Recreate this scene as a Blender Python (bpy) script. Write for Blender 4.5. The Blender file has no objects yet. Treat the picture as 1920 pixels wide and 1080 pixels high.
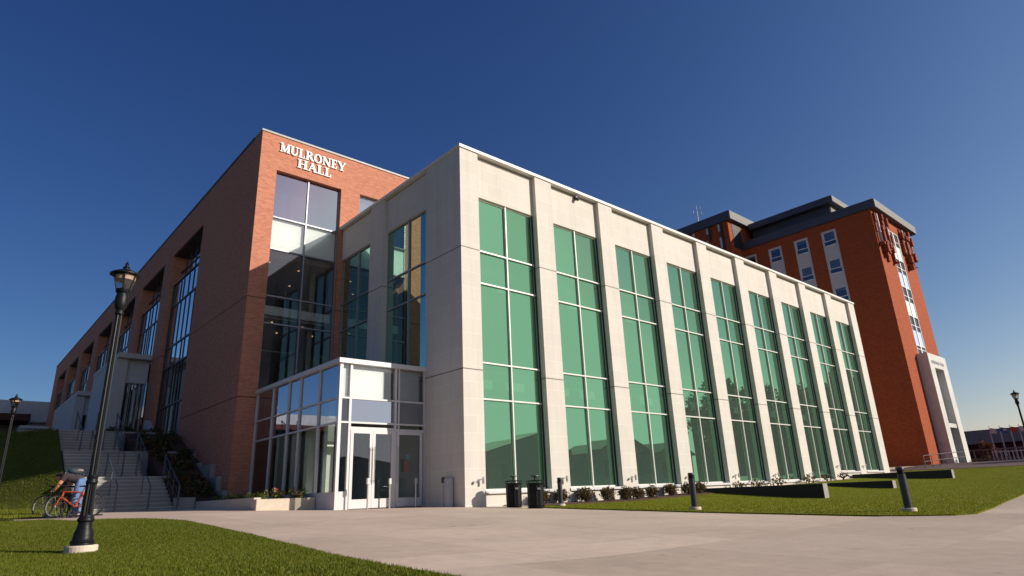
import bpy, math, random
import numpy as np
from mathutils import Vector, Matrix
random.seed(7)
rng = np.random.default_rng(7)
S = bpy.context.scene
COL = S.collection
R = math.radians

# ------------------------------------------------------------------ camera
cam_d = bpy.data.cameras.new('camera'); cam = bpy.data.objects.new('camera', cam_d); COL.objects.link(cam)
cr = Vector((0.750189, -0.659996, -0.040266)); cu = Vector((-0.178764, -0.261069, 0.948623)); cf = Vector((0.636600, 0.704449, 0.313835))
M = Matrix((( cr.x, cu.x, -cf.x, -13.7369), (cr.y, cu.y, -cf.y, -18.0364), (cr.z, cu.z, -cf.z, 0.2474), (0, 0, 0, 1)))
cam.matrix_world = M
cam_d.sensor_width = 36; cam_d.sensor_fit = 'HORIZONTAL'; cam_d.lens = 22.1014
cam_d.clip_start = 0.05; cam_d.clip_end = 3000
S.camera = cam
S.render.resolution_x, S.render.resolution_y = 1024, 576

# ------------------------------------------------------------------ sky, sun, exposure
SUN_EL = 23.1
sdir = Vector((0.559 * math.cos(R(SUN_EL)), -0.829 * math.cos(R(SUN_EL)), math.sin(R(SUN_EL)))).normalized()
W = bpy.data.worlds.new('World'); S.world = W; W.use_nodes = True
wn = W.node_tree; bg = wn.nodes['Background']
sky = wn.nodes.new('ShaderNodeTexSky'); sky.sky_type = 'NISHITA'; sky.sun_disc = False
sky.sun_elevation = R(SUN_EL); sky.sun_rotation = math.atan2(sdir.x, sdir.y)
sky.altitude = 0; sky.air_density = 1.0; sky.dust_density = 0.45; sky.ozone_density = 3.0
# the photograph's deep polarised sky: each channel of the sky gets its own contrast
sp = wn.nodes.new('ShaderNodeSeparateColor'); cb = wn.nodes.new('ShaderNodeCombineColor'); wn.links.new(sky.outputs[0], sp.inputs[0])
tc = wn.nodes.new('ShaderNodeTexCoord'); vm = wn.nodes.new('ShaderNodeVectorMath'); vm.operation = 'DOT_PRODUCT'; vm.inputs[1].default_value = (.559, -.829, 0)
wn.links.new(tc.outputs['Generated'], vm.inputs[0])
def wmath(op, a, b):
    n = wn.nodes.new('ShaderNodeMath'); n.operation = op
    for q, v in enumerate((a, b)):
        if isinstance(v, (int, float)): n.inputs[q].default_value = v
        else: wn.links.new(v, n.inputs[q])
    return n.outputs[0]
side = wmath('ADD', wmath('MINIMUM', vm.outputs['Value'], .42), .17)            # towards the sun the air is paler, away from it deeper
for i, (k_, g_, cap, e_) in enumerate(((.485, 1.42, 10.5, .9), (.56, 1.24, 10.6, .60), (1.0, .95, 10.8, .32))):
    c_ = wmath('MULTIPLY', wmath('MULTIPLY', wmath('POWER', sp.outputs[i], g_), k_), wmath('POWER', 2.71828, wmath('MULTIPLY', side, e_)))
    wn.links.new(wmath('MINIMUM', c_, cap), cb.inputs[i])
wn.links.new(cb.outputs[0], bg.inputs[0]); bg.inputs[1].default_value = 0.07
sun_d = bpy.data.lights.new('sun', 'SUN'); sun_d.energy = 4.2; sun_d.angle = R(0.53); sun_d.color = (1.0, 0.92, 0.81)
sun = bpy.data.objects.new('sun', sun_d); COL.objects.link(sun); sun.location = (30, -45, 40)
sun.rotation_euler = sdir.to_track_quat('Z', 'Y').to_euler()
S.view_settings.view_transform = 'Standard'; S.view_settings.look = 'None'
S.view_settings.exposure = 0.38; S.view_settings.gamma = 1.0
S.cycles.use_denoising = True
S.cycles.max_bounces = 8; S.cycles.transparent_max_bounces = 16; S.cycles.glossy_bounces = 4
S.cycles.sample_clamp_indirect = 4.0

# ------------------------------------------------------------------ materials
def newmat(name):
    m = bpy.data.materials.new(name); m.use_nodes = True
    return m, m.node_tree, m.node_tree.nodes['Principled BSDF']
def N(t, kind, **kw):
    n = t.nodes.new(kind)
    for k, v in kw.items():
        if k in n.inputs: n.inputs[k].default_value = v
        else: setattr(n, k, v)
    return n
def mathn(t, op, a, b=None):
    n = t.nodes.new('ShaderNodeMath'); n.operation = op
    for i, v in enumerate((a, b)):
        if v is None: continue
        if isinstance(v, (int, float)): n.inputs[i].default_value = v
        else: t.links.new(v, n.inputs[i])
    return n.outputs[0]
def mixc(t, fac, a, b, mode='MIX'):
    n = t.nodes.new('ShaderNodeMix'); n.data_type = 'RGBA'; n.blend_type = mode
    for sock, v in ((n.inputs[0], fac), (n.inputs[6], a), (n.inputs[7], b)):
        if isinstance(v, (int, float)): sock.default_value = v
        elif isinstance(v, tuple): sock.default_value = (*v, 1) if len(v) == 3 else v
        else: t.links.new(v, sock)
    return n.outputs[2]
def noise(t, vec, scale, detail=4, rough=.6):
    n = N(t, 'ShaderNodeTexNoise', Scale=scale, Detail=detail, Roughness=rough)
    if vec is not None: t.links.new(vec, n.inputs['Vector'])
    return n.outputs['Fac']
def ramp(t, fac, stops):
    n = t.nodes.new('ShaderNodeValToRGB'); e = n.color_ramp.elements
    while len(e) < len(stops): e.new(0.5)
    for el, (p, c) in zip(e, stops): el.position = p; el.color = (*c, 1) if len(c) == 3 else c
    t.links.new(fac, n.inputs[0]); return n.outputs[0]
def coords(t):
    return t.nodes.new('ShaderNodeTexCoord').outputs['Object']
def simple(name, col, rough=.6, metal=0, var=.12, scale=3.0, bump=0.0, spec=.5):
    m, t, p = newmat(name); c = coords(t)
    f = noise(t, c, scale); f2 = noise(t, c, scale * 9)
    f = mathn(t, 'ADD', mathn(t, 'MULTIPLY', f, .6), mathn(t, 'MULTIPLY', f2, .4))
    lo = tuple(max(0, x * (1 - var * 2)) for x in col); hi = tuple(min(1, x * (1 + var * 2)) for x in col)
    t.links.new(ramp(t, f, [(.25, lo), (.75, hi)]), p.inputs['Base Color'])
    p.inputs['Roughness'].default_value = rough; p.inputs['Metallic'].default_value = metal
    p.inputs['Specular IOR Level'].default_value = spec
    if bump:
        b = N(t, 'ShaderNodeBump', Strength=bump, Distance=.02); t.links.new(f2, b.inputs['Height']); t.links.new(b.outputs[0], p.inputs['Normal'])
    return m
def wallvec(t, off=(0, 0, 0)):
    """(x+y, z) so that one brick pattern runs true on walls along x and along y"""
    c = coords(t); s = t.nodes.new('ShaderNodeSeparateXYZ'); t.links.new(c, s.inputs[0])
    k = t.nodes.new('ShaderNodeCombineXYZ')
    t.links.new(mathn(t, 'ADD', s.outputs[0], s.outputs[1]), k.inputs[0]); t.links.new(s.outputs[2], k.inputs[1])
    return c, s, k.outputs[0]
def jointmask(t, z, levels, w):
    acc = None
    for l in levels:
        d = mathn(t, 'LESS_THAN', mathn(t, 'ABSOLUTE', mathn(t, 'SUBTRACT', z, l)), w)
        acc = d if acc is None else mathn(t, 'MAXIMUM', acc, d)
    return acc
def brick(name, cols, mortar, bw=.21, bh=.0715, ms=.008, joints=(), patch=.25, rough=.85):
    m, t, p = newmat(name); c, s, v = wallvec(t)
    b = t.nodes.new('ShaderNodeTexBrick'); t.links.new(v, b.inputs['Vector'])
    b.inputs['Scale'].default_value = 1; b.inputs['Brick Width'].default_value = bw; b.inputs['Row Height'].default_value = bh
    b.inputs['Mortar Size'].default_value = ms; b.inputs['Mortar Smooth'].default_value = .2; b.inputs['Bias'].default_value = 0
    b.inputs['Color1'].default_value = (*cols[0], 1); b.inputs['Color2'].default_value = (*cols[1], 1); b.inputs['Mortar'].default_value = (*mortar, 1)
    # bigger-than-brick tone patches, as batches of brick have
    st = t.nodes.new('ShaderNodeMapping'); t.links.new(v, st.inputs[0]); st.inputs['Scale'].default_value = (2.0, 9.0, 1)
    f = noise(t, st.outputs[0], 1.6, 5, .75)
    tone = ramp(t, f, [(.25, (1 - patch,) * 3), (.75, (1 + patch,) * 3)])
    colr = mixc(t, 1.0, b.outputs['Color'], tone, 'MULTIPLY')
    if joints:
        colr = mixc(t, jointmask(t, s.outputs[2], joints, .022), colr, tuple(x * .25 for x in cols[0]))
    t.links.new(colr, p.inputs['Base Color']); p.inputs['Roughness'].default_value = rough
    p.inputs['Specular IOR Level'].default_value = .25
    bp = N(t, 'ShaderNodeBump', Strength=.35, Distance=.01); bp.invert = True
    t.links.new(b.outputs['Fac'], bp.inputs['Height']); t.links.new(bp.outputs[0], p.inputs['Normal'])
    return m
def stone_mat():
    m, t, p = newmat('limestone'); c, s, v = wallvec(t)
    b = t.nodes.new('ShaderNodeTexBrick'); t.links.new(v, b.inputs['Vector'])
    b.inputs['Scale'].default_value = 1; b.inputs['Brick Width'].default_value = 1.22; b.inputs['Row Height'].default_value = .61
    b.inputs['Mortar Size'].default_value = .008; b.inputs['Mortar Smooth'].default_value = .1; b.inputs['Bias'].default_value = 0
    b.inputs['Color1'].default_value = (.585, .545, .485, 1); b.inputs['Color2'].default_value = (.56, .52, .46, 1)
    b.inputs['Mortar'].default_value = (.68, .63, .56, 1)
    f = noise(t, c, .7, 6, .7); f2 = noise(t, c, 14, 3)
    tone = ramp(t, f, [(.3, (.965, .965, .965)), (.7, (1.03, 1.027, 1.025))])
    tone2 = ramp(t, f2, [(.3, (.965,) * 3), (.7, (1.03,) * 3)])
    sm = t.nodes.new('ShaderNodeMapping'); t.links.new(v, sm.inputs[0]); sm.inputs['Scale'].default_value = (3.0, .12, 1)
    streak = ramp(t, noise(t, sm.outputs[0], 1.0, 4, .6), [(.30, (.94, .932, .922)), (.5, (1.015,) * 3)])
    colr = mixc(t, 1.0, mixc(t, 1.0, mixc(t, 1.0, b.outputs['Color'], tone, 'MULTIPLY'), tone2, 'MULTIPLY'), streak, 'MULTIPLY')
    colr = mixc(t, jointmask(t, s.outputs[2], (9.54, 4.74), .02), colr, (.16, .13, .11))
    t.links.new(colr, p.inputs['Base Color']); p.inputs['Roughness'].default_value = .8; p.inputs['Specular IOR Level'].default_value = .3
    return m
def glass(name, tint_r, tint_t, base, rough=.0, ior=1.5, wav=0.0, veil=None):
    """coated pane: tinted mirror over tinted see-through"""
    m, t, p = newmat(name); t.nodes.remove(p); out = t.nodes['Material Output']
    g = N(t, 'ShaderNodeBsdfGlossy', Roughness=rough); g.inputs['Color'].default_value = (*tint_r, 1)
    tr = t.nodes.new('ShaderNodeBsdfTransparent'); tr.inputs[0].default_value = (*tint_t, 1)
    fr = N(t, 'ShaderNodeFresnel', IOR=ior)
    fac = mathn(t, 'ADD', mathn(t, 'MULTIPLY', fr.outputs[0], 1 - base), base)
    mx = t.nodes.new('ShaderNodeMixShader'); t.links.new(fac, mx.inputs[0]); t.links.new(tr.outputs[0], mx.inputs[1]); t.links.new(g.outputs[0], mx.inputs[2])
    gi = t.nodes.new('ShaderNodeNewGeometry')
    t.links.new(mixc(t, 1.0, tuple(tint_r), ramp(t, gi.outputs['Random Per Island'], [(0, (.88, .90, .88)), (1, (1.1, 1.08, 1.12))]), 'MULTIPLY'), g.inputs['Color'])
    if wav:
        c = coords(t); b = N(t, 'ShaderNodeBump', Strength=wav, Distance=.05); t.links.new(noise(t, c, .55, 1, .4), b.inputs['Height'])
        t.links.new(b.outputs[0], g.inputs['Normal'])
    last = mx
    if veil:  # even diffuse veil mixed in to lighten the dark reflections
        df = t.nodes.new('ShaderNodeBsdfDiffuse'); df.inputs[0].default_value = (*veil[1], 1)
        m2 = t.nodes.new('ShaderNodeMixShader'); m2.inputs[0].default_value = veil[0]
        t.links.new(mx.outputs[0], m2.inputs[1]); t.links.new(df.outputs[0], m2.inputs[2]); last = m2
    t.links.new(last.outputs[0], out.inputs[0]); return m
def emis(name, col, strength):
    m, t, p = newmat(name); p.inputs['Base Color'].default_value = (*col, 1)
    p.inputs['Emission Color'].default_value = (*col, 1); p.inputs['Emission Strength'].default_value = strength; return m
def concrete(name, col, rough=.85, slab=None, off=(0, 0), joint=.55):
    m, t, p = newmat(name); c = coords(t)
    f = noise(t, c, .35, 6, .65); f2 = noise(t, c, 4.0, 6, .7); f3 = noise(t, c, 60, 2, .5)
    a = ramp(t, f, [(.3, tuple(x * .86 for x in col)), (.7, tuple(min(1, x * 1.1) for x in col))])
    a = mixc(t, 1.0, a, ramp(t, f2, [(.3, (.9,) * 3), (.7, (1.07,) * 3)]), 'MULTIPLY')
    a = mixc(t, 1.0, a, ramp(t, f3, [(.3, (.93,) * 3), (.7, (1.05,) * 3)]), 'MULTIPLY')
    if slab:
        mp = t.nodes.new('ShaderNodeMapping'); t.links.new(c, mp.inputs[0]); mp.inputs['Location'].default_value = (off[0], off[1], 0)
        b = t.nodes.new('ShaderNodeTexBrick'); t.links.new(mp.outputs[0], b.inputs['Vector']); b.offset = 0
        b.inputs['Scale'].default_value = 1; b.inputs['Brick Width'].default_value = slab; b.inputs['Row Height'].default_value = slab
        b.inputs['Mortar Size'].default_value = .012; b.inputs['Mortar Smooth'].default_value = .3; b.inputs['Bias'].default_value = 0
        b.inputs['Color1'].default_value = (1.04, 1.04, 1.04, 1); b.inputs['Color2'].default_value = (.91, .90, .885, 1); b.inputs['Mortar'].default_value = (joint, joint, joint, 1)
        a = mixc(t, 1.0, a, b.outputs['Color'], 'MULTIPLY')
        sp = ramp(t, noise(t, c, 2.3, 3, .5), [(.70, (1, 1, 1)), (.78, (.78, .76, .74))])
        a = mixc(t, 1.0, a, sp, 'MULTIPLY')
    t.links.new(a, p.inputs['Base Color']); p.inputs['Roughness'].default_value = rough; p.inputs['Specular IOR Level'].default_value = .25
    return m
def foliage(name, lo, hi, hue=None, trans=.25):
    m, t, p = newmat(name); c = coords(t)
    oi = t.nodes.new('ShaderNodeNewGeometry')
    f = oi.outputs['Random Per Island']
    a = ramp(t, f, [(.0, lo), (.6, hi), (1.0, hue or hi)])
    t.links.new(a, p.inputs['Base Color']); p.inputs['Roughness'].default_value = .55; p.inputs['Specular IOR Level'].default_value = .3
    out = t.nodes['Material Output']; tl = t.nodes.new('ShaderNodeBsdfTranslucent'); t.links.new(a, tl.inputs[0])
    mx = t.nodes.new('ShaderNodeMixShader'); mx.inputs[0].default_value = trans
    t.links.new(p.outputs[0], mx.inputs[1]); t.links.new(tl.outputs[0], mx.inputs[2]); t.links.new(mx.outputs[0], out.inputs[0])
    return m
def turf_mat(name, lo, hi, dry):
    m, t, p = newmat(name); c = coords(t)
    f = noise(t, c, .6, 5, .7); f2 = noise(t, c, 9, 4, .7)
    a = ramp(t, mathn(t, 'ADD', mathn(t, 'MULTIPLY', f, .5), mathn(t, 'MULTIPLY', f2, .5)), [(.32, lo), (.55, hi), (.72, dry)])
    t.links.new(a, p.inputs['Base Color']); p.inputs['Roughness'].default_value = .9; p.inputs['Specular IOR Level'].default_value = .1
    b = N(t, 'ShaderNodeBump', Strength=.8, Distance=.06); t.links.new(noise(t, c, 22, 4, .8), b.inputs['Height']); t.links.new(b.outputs[0], p.inputs['Normal'])
    return m

mat = {}
mat['stone'] = stone_mat()
mat['brick'] = brick('hall_brick', ((.55, .212, .125), (.43, .143, .082)), (.47, .265, .185), joints=(9.48, 4.86), patch=.12)
mat['tbrick'] = brick('tower_brick', ((.39, .078, .024), (.25, .047, .012)), (.30, .085, .035), patch=.14)
mat['tbrick_dark'] = brick('relief_brick', ((.28, .06, .024), (.2, .042, .02)), (.2, .06, .03), patch=.2)
mat['coping'] = simple('pale_metal_coping', (.66, .64, .60), .45, .0, .04)
mat['greycoping'] = simple('grey_metal_coping', (.36, .35, .33), .5, .0, .06)
mat['darkcoping'] = simple('dark_metal_coping', (.07, .065, .065), .5, .2, .05)
mat['white'] = simple('white_painted_metal', (.58, .565, .55), .4, 0, .03)
mat['mullion'] = simple('pale_aluminium', (.62, .595, .55), .4, .0, .04)
mat['greyframe'] = simple('grey_aluminium', (.30, .30, .32), .4, .3, .05)
mat['darkframe'] = simple('dark_frame', (.03, .032, .036), .45, .2, .1)
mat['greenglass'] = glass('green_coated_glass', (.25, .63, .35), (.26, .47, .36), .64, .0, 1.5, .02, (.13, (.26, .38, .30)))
mat['sideglass'] = glass('dim_green_glass', (.34, .56, .46), (.40, .46, .42), .05, .0, 1.5, .01)
mat['hallglass'] = glass('clear_hall_glass', (.85, .88, .95), (.93, .96, .95), .09, .0, 1.5, .012)
mat['greyglass'] = glass('grey_coated_glass', (.80, .86, 1.0), (.35, .40, .42), .42, .01, 1.5, .01)
mat['blueglass'] = glass('sky_blue_coated_glass', (1.0, 1.0, 1.0), (.25, .3, .33), .86, .0, 1.55, .02)
mat['towerglass'] = glass('tower_window_glass', (.8, .85, .95), (.5, .55, .55), .10, .0, 1.5, .0)
mat['blind'] = simple('white_roller_blind', (.86, .87, .82), .8, 0, .03)
mat['paleblind'] = simple('pale_blind', (.48, .50, .52), .8, 0, .05)
mat['bluegreyblind'] = simple('blue_grey_blind', (.20, .26, .33), .8, 0, .05)
mat['ceiling'] = simple('ceiling_board', (.50, .46, .40), .8, 0, .05)
mat['slab'] = simple('slab_edge', (.55, .58, .54), .7, 0, .05)
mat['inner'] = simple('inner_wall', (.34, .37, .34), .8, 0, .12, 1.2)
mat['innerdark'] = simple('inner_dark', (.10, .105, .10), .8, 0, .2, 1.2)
mat['teal'] = simple('teal_panel', (.0, .16, .17), .6, 0, .06)
mat['column'] = simple('pale_column', (.62, .66, .55), .7, 0, .05)
mat['warm'] = emis('warm_downlight', (1.0, .62, .30), .55)
mat['panelglow'] = emis('glowing_panel', (.80, .86, .74), .22)
mat['plaza'] = concrete('plaza_concrete', (.61, .465, .365), slab=3.6, off=(1.2, .9), joint=.76)
mat['walk'] = concrete('older_concrete', (.535, .41, .325), slab=3.0, off=(.3, .3), joint=.88)
mat['curbstone'] = concrete('planter_concrete', (.60, .50, .39))
mat['stair'] = concrete('stair_concrete', (.30, .28, .255))
mat['nosing'] = concrete('pale_step_edge', (.43, .40, .365))
mat['greyconc'] = concrete('grey_concrete', (.42, .42, .43))
mat['whiteconc'] = concrete('white_precast', (.60, .585, .54))
mat['porchpanel'] = simple('pale_porch_panel', (.46, .43, .42), .6, 0, .04)
mat['wall_shade'] = concrete('shaded_retaining_concrete', (.032, .03, .031))  # wall sides, with their shade put into the colour
mat['wall_lit'] = concrete('lit_retaining_concrete', (.32, .30, .28))  # paler copy of the same concrete for the lit end
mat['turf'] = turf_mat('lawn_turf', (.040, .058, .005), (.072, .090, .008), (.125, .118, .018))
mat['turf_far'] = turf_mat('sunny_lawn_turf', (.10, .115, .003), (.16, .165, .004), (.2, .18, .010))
mat['bankturf'] = turf_mat('bank_turf', (.045, .06, .006), (.09, .10, .014), (.145, .125, .03))
mat['earth'] = simple('bark_mulch', (.075, .032, .022), .95, 0, .3, 12, .6)
mat['farground'] = turf_mat('far_ground', (.05, .06, .02), (.08, .085, .03), (.12, .1, .05))
mat['asphalt'] = simple('asphalt', (.055, .055, .06), .9, 0, .15, 5)
mat['brickpath'] = simple('brown_brick_path', (.10, .055, .05), .9, 0, .15, 4)
mat['black'] = simple('black_cast_iron', (.007, .007, .008), .45, .0, .2, 20, .05, .25)
mat['blackplastic'] = simple('black_bin_steel', (.004, .004, .0045), .45, .0, .2, 3.0, 0, .2)
mat['platecol'] = simple('dull_plate', (.06, .06, .06), .5)
mat['lampglass'] = glass('lamp_glass', (.9, .9, .9), (.85, .87, .9), .06, .05)
mat['lampcap'] = simple('lamp_reflector', (.40, .26, .18), .5, 0, .25, 14)
mat['steel'] = simple('brushed_steel', (.50, .48, .45), .35, .6, .08)
mat['rail'] = simple('painted_handrail', (.085, .10, .13), .45, .4, .1)
mat['railpost'] = simple('rail_post', (.12, .115, .105), .5, .2, .1)
mat['slate'] = simple('slate_roof_metal', (.060, .062, .085), .55, .1, .06, .8)
mat['fascia'] = simple('grey_fascia', (.145, .135, .125), .6, 0, .05)
mat['towerpanel'] = simple('grey_white_panel', (.52, .50, .50), .7, 0, .05)
mat['towerframe'] = simple('tower_frame_white', (.80, .79, .77), .6, 0, .04)
mat['bluepanel'] = simple('pale_blue_panel', (.42, .52, .72), .6, 0, .05)
mat['creampanel'] = simple('cream_panel', (.78, .75, .66), .6, 0, .05)
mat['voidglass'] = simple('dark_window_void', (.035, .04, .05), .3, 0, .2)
mat['shrub'] = foliage('shrub_leaves', (.035, .05, .015), (.075, .09, .028), (.16, .055, .03))
mat['redshrub'] = foliage('russet_shrub_leaves', (.075, .028, .018), (.13, .075, .03), (.10, .12, .035))
mat['flowerleaf'] = foliage('planter_leaves', (.05, .075, .015), (.14, .17, .03), (.2, .19, .05))
mat['petal'] = foliage('pink_petals', (.60, .16, .10), (.72, .30, .18), (.8, .45, .25))
mat['leaf'] = foliage('tree_leaves', (.028, .045, .012), (.06, .085, .022), (.085, .10, .03))
mat['orangeleaf'] = foliage('autumn_leaves', (.12, .04, .018), (.2, .07, .025), (.18, .10, .03))
mat['bark'] = simple('bark', (.09, .065, .05), .9, 0, .25, 8, .4)
mat['twig'] = simple('twig', (.07, .05, .035), .9, 0, .2, 8)
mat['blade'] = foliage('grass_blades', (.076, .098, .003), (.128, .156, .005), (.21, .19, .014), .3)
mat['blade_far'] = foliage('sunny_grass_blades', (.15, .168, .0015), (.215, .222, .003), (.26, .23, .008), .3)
mat['orangepaint'] = simple('orange_paint', (.52, .075, .02), .35, 0, .06)
mat['rubber'] = simple('tyre_rubber', (.02, .019, .018), .8, 0, .1)
mat['rim'] = simple('wheel_rim', (.55, .53, .50), .35, .6, .05)
mat['blackbike'] = simple('black_paint', (.016, .016, .018), .4, 0, .1)
mat['skin'] = simple('skin', (.58, .23, .12), .55, 0, .06, 6)
mat['hair'] = simple('dark_hair', (.035, .018, .012), .6, 0, .2, 30)
mat['jeans'] = simple('denim', (.11, .18, .34), .85, 0, .2, 9)
mat['shirt'] = simple('dark_shirt', (.045, .032, .035), .85, 0, .2, 6)
mat['pack'] = simple('checked_backpack', (.045, .065, .09), .8, 0, .35, 9)
mat['packlight'] = simple('pack_trim', (.26, .19, .14), .8, 0, .2, 9)
mat['shoe'] = simple('pale_shoe', (.45, .47, .5), .7, 0, .1)
mat['redflag'] = simple('red_cloth', (.55, .10, .04), .8, 0, .1)
mat['blueflag'] = simple('blue_cloth', (.06, .15, .42), .8, 0, .1)
mat['whiteflag'] = simple('white_cloth', (.7, .7, .7), .8, 0, .05)
mat['redpost'] = simple('red_poster', (.5, .09, .04), .7, 0, .1)
mat['bluepost'] = simple('blue_poster', (.15, .33, .55), .7, 0, .1)
mat['railbrown'] = simple('dull_railing', (.075, .06, .055), .6, 0, .1)
mat['fence'] = simple('weathered_fence', (.22, .20, .19), .8, 0, .15)
mat['darkbrick'] = brick('dark_far_brick', ((.085, .03, .024), (.07, .025, .02)), (.07, .035, .03))
mat['hedge'] = foliage('hedge_leaves', (.10, .13, .012), (.17, .20, .02), (.22, .22, .03))
mat['roofing'] = simple('roof_shingle', (.09, .085, .085), .9, 0, .15, 3)
mat['siding'] = simple('grey_siding', (.26, .25, .24), .8, 0, .08)
mat['letter'] = simple('white_letter_metal', (.86, .85, .83), .4, 0, .02)
mat['greyletter'] = simple('grey_letter', (.30, .29, .30), .5, 0, .05)

# ------------------------------------------------------------------ mesh builder
class MB:
    def __init__(s): s.v = []; s.f = []; s.m = []; s.cur = 0
    def add(s, vs, fs):
        o = len(s.v); s.v += [tuple(map(float, p)) for p in vs]
        for f in fs: s.f.append(tuple(o + i for i in f)); s.m.append(s.cur)
        return s
    def box(s, x0, x1, y0, y1, z0, z1):
        if x1 < x0: x0, x1 = x1, x0
        if y1 < y0: y0, y1 = y1, y0
        if z1 < z0: z0, z1 = z1, z0
        return s.add([(x0, y0, z0), (x1, y0, z0), (x1, y1, z0), (x0, y1, z0), (x0, y0, z1), (x1, y0, z1), (x1, y1, z1), (x0, y1, z1)],
                     [(0, 3, 2, 1), (4, 5, 6, 7), (0, 1, 5, 4), (1, 2, 6, 5), (2, 3, 7, 6), (3, 0, 4, 7)])
    def bbox(s, x0, x1, y0, y1, z0, z1, b=.01):
        """box with chamfered vertical and top edges"""
        P = lambda d, z: [(x0 + d, y0, z), (x1 - d, y0, z), (x1, y0 + d, z), (x1, y1 - d, z), (x1 - d, y1, z), (x0 + d, y1, z), (x0, y1 - d, z), (x0, y0 + d, z)]
        vs = P(b, z0) + P(b, z1 - b) + [(x0 + b + .4 * b if p[0] < (x0 + x1) / 2 else x1 - b - .4 * b, y0 + b + .4 * b if p[1] < (y0 + y1) / 2 else y1 - b - .4 * b, z1) for p in P(b, z1)]
        fs = []
        for k in (0, 8):
            for i in range(8): fs.append((k + i, k + (i + 1) % 8, k + 8 + (i + 1) % 8, k + 8 + i))
        fs.append(tuple(range(7, -1, -1))); fs.append(tuple(range(16, 24)))
        return s.add(vs, fs)
    def prism(s, poly, a, b, axis='y'):
        """poly of 2D points extruded from a to b along axis; for axis y points are (x,z)"""
        n = len(poly)
        def mk(p, t): return {'y': (p[0], t, p[1]), 'x': (t, p[0], p[1]), 'z': (p[0], p[1], t)}[axis]
        vs = [mk(p, a) for p in poly] + [mk(p, b) for p in poly]
        fs = [tuple(range(n)), tuple(range(2 * n - 1, n - 1, -1))] + [(i, n + i, n + (i + 1) % n, (i + 1) % n) for i in range(n)]
        return s.add(vs, fs)
    def tube(s, pts, rad, n=8, caps=True):
        pts = [Vector(p) for p in pts]
        if isinstance(rad, (int, float)): rad = [rad] * len(pts)
        rings = []; prev = None
        for i, p in enumerate(pts):
            d = (pts[min(i + 1, len(pts) - 1)] - pts[max(i - 1, 0)]).normalized()
            if prev is None:
                ref = Vector((0, 0, 1)) if abs(d.z) < .9 else Vector((1, 0, 0)); a = d.cross(ref).normalized()
            else:
                a = (prev - d * prev.dot(d)); a = a.normalized() if a.length > 1e-6 else d.orthogonal().normalized()
            prev = a; b = d.cross(a)
            rings.append([p + (a * math.cos(2 * math.pi * k / n) + b * math.sin(2 * math.pi * k / n)) * rad[i] for k in range(n)])
        vs = [q for rg in rings for q in rg]; fs = []
        for i in range(len(pts) - 1):
            for k in range(n): fs.append((i * n + k, i * n + (k + 1) % n, (i + 1) * n + (k + 1) % n, (i + 1) * n + k))
        if caps: fs.append(tuple(range(n - 1, -1, -1))); fs.append(tuple((len(pts) - 1) * n + k for k in range(n)))
        return s.add(vs, fs)
    def lathe(s, prof, c=(0, 0, 0), n=24, flute=0):
        vs = []; fs = []
        for r_, z in prof:
            for k in range(n):
                a = 2 * math.pi * k / n; rr = r_ * (1 - flute * (k % 2))
                vs.append((c[0] + rr * math.cos(a), c[1] + rr * math.sin(a), c[2] + z))
        for i in range(len(prof) - 1):
            for k in range(n): fs.append((i * n + k, i * n + (k + 1) % n, (i + 1) * n + (k + 1) % n, (i + 1) * n + k))
        fs.append(tuple(range(n - 1, -1, -1))); fs.append(tuple((len(prof) - 1) * n + k for k in range(n)))
        return s.add(vs, fs)
    def torus(s, c, R_, r_, ax, n=32, k=6):
        ax = Vector(ax).normalized(); a = ax.orthogonal().normalized(); b = ax.cross(a); c = Vector(c)
        vs = []; fs = []
        for i in range(n):
            t = 2 * math.pi * i / n; d = a * math.cos(t) + b * math.sin(t)
            for j in range(k):
                u = 2 * math.pi * j / k; vs.append(c + d * (R_ + r_ * math.cos(u)) + ax * r_ * math.sin(u))
        for i in range(n):
            for j in range(k): fs.append((i * k + j, ((i + 1) % n) * k + j, ((i + 1) % n) * k + (j + 1) % k, i * k + (j + 1) % k))
        return s.add(vs, fs)
    def ball(s, c, r3, n=12, m=8):
        vs = []; fs = []
        if isinstance(r3, (int, float)): r3 = (r3,) * 3
        for i in range(m + 1):
            th = math.pi * i / m
            for k in range(n):
                a = 2 * math.pi * k / n
                vs.append((c[0] + r3[0] * math.sin(th) * math.cos(a), c[1] + r3[1] * math.sin(th) * math.sin(a), c[2] + r3[2] * math.cos(th)))
        for i in range(m):
            for k in range(n): fs.append((i * n + k, (i + 1) * n + k, (i + 1) * n + (k + 1) % n, i * n + (k + 1) % n))
        return s.add(vs, fs)
    def build(s, name, mats, parent=None, smooth=False):
        if not isinstance(mats, (list, tuple)): mats = [mats]
        off = worldloc(parent) if parent else Vector((0, 0, 0))
        me = bpy.data.meshes.new(name)
        me.from_pydata([(p[0] - off.x, p[1] - off.y, p[2] - off.z) for p in s.v], [], s.f)
        for m_ in mats: me.materials.append(mat[m_] if isinstance(m_, str) else m_)
        if len(mats) > 1: me.polygons.foreach_set('material_index', s.m)
        if smooth:
            me.polygons.foreach_set('use_smooth', [True] * len(me.polygons))
            try: me.set_sharp_from_angle(angle=R(40))
            except Exception: pass
        me.update()
        o = bpy.data.objects.new(name, me); COL.objects.link(o)
        if parent: o.parent = parent
        return o
def worldloc(o):
    v = Vector(o.location)
    while o.parent: o = o.parent; v = v + Vector(o.location)
    return v
def tag(o, label=None, cat=None, group=None, kind=None):
    if label: o['label'] = label
    if cat: o['category'] = cat
    if group: o['group'] = group
    if kind: o['kind'] = kind
    return o
def thing(name, loc, label, cat, group=None, rz=0):
    e = bpy.data.objects.new(name, None); COL.objects.link(e); e.location = loc; e.rotation_euler = (0, 0, rz); e.empty_display_size = .3
    return tag(e, label, cat, group)
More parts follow.
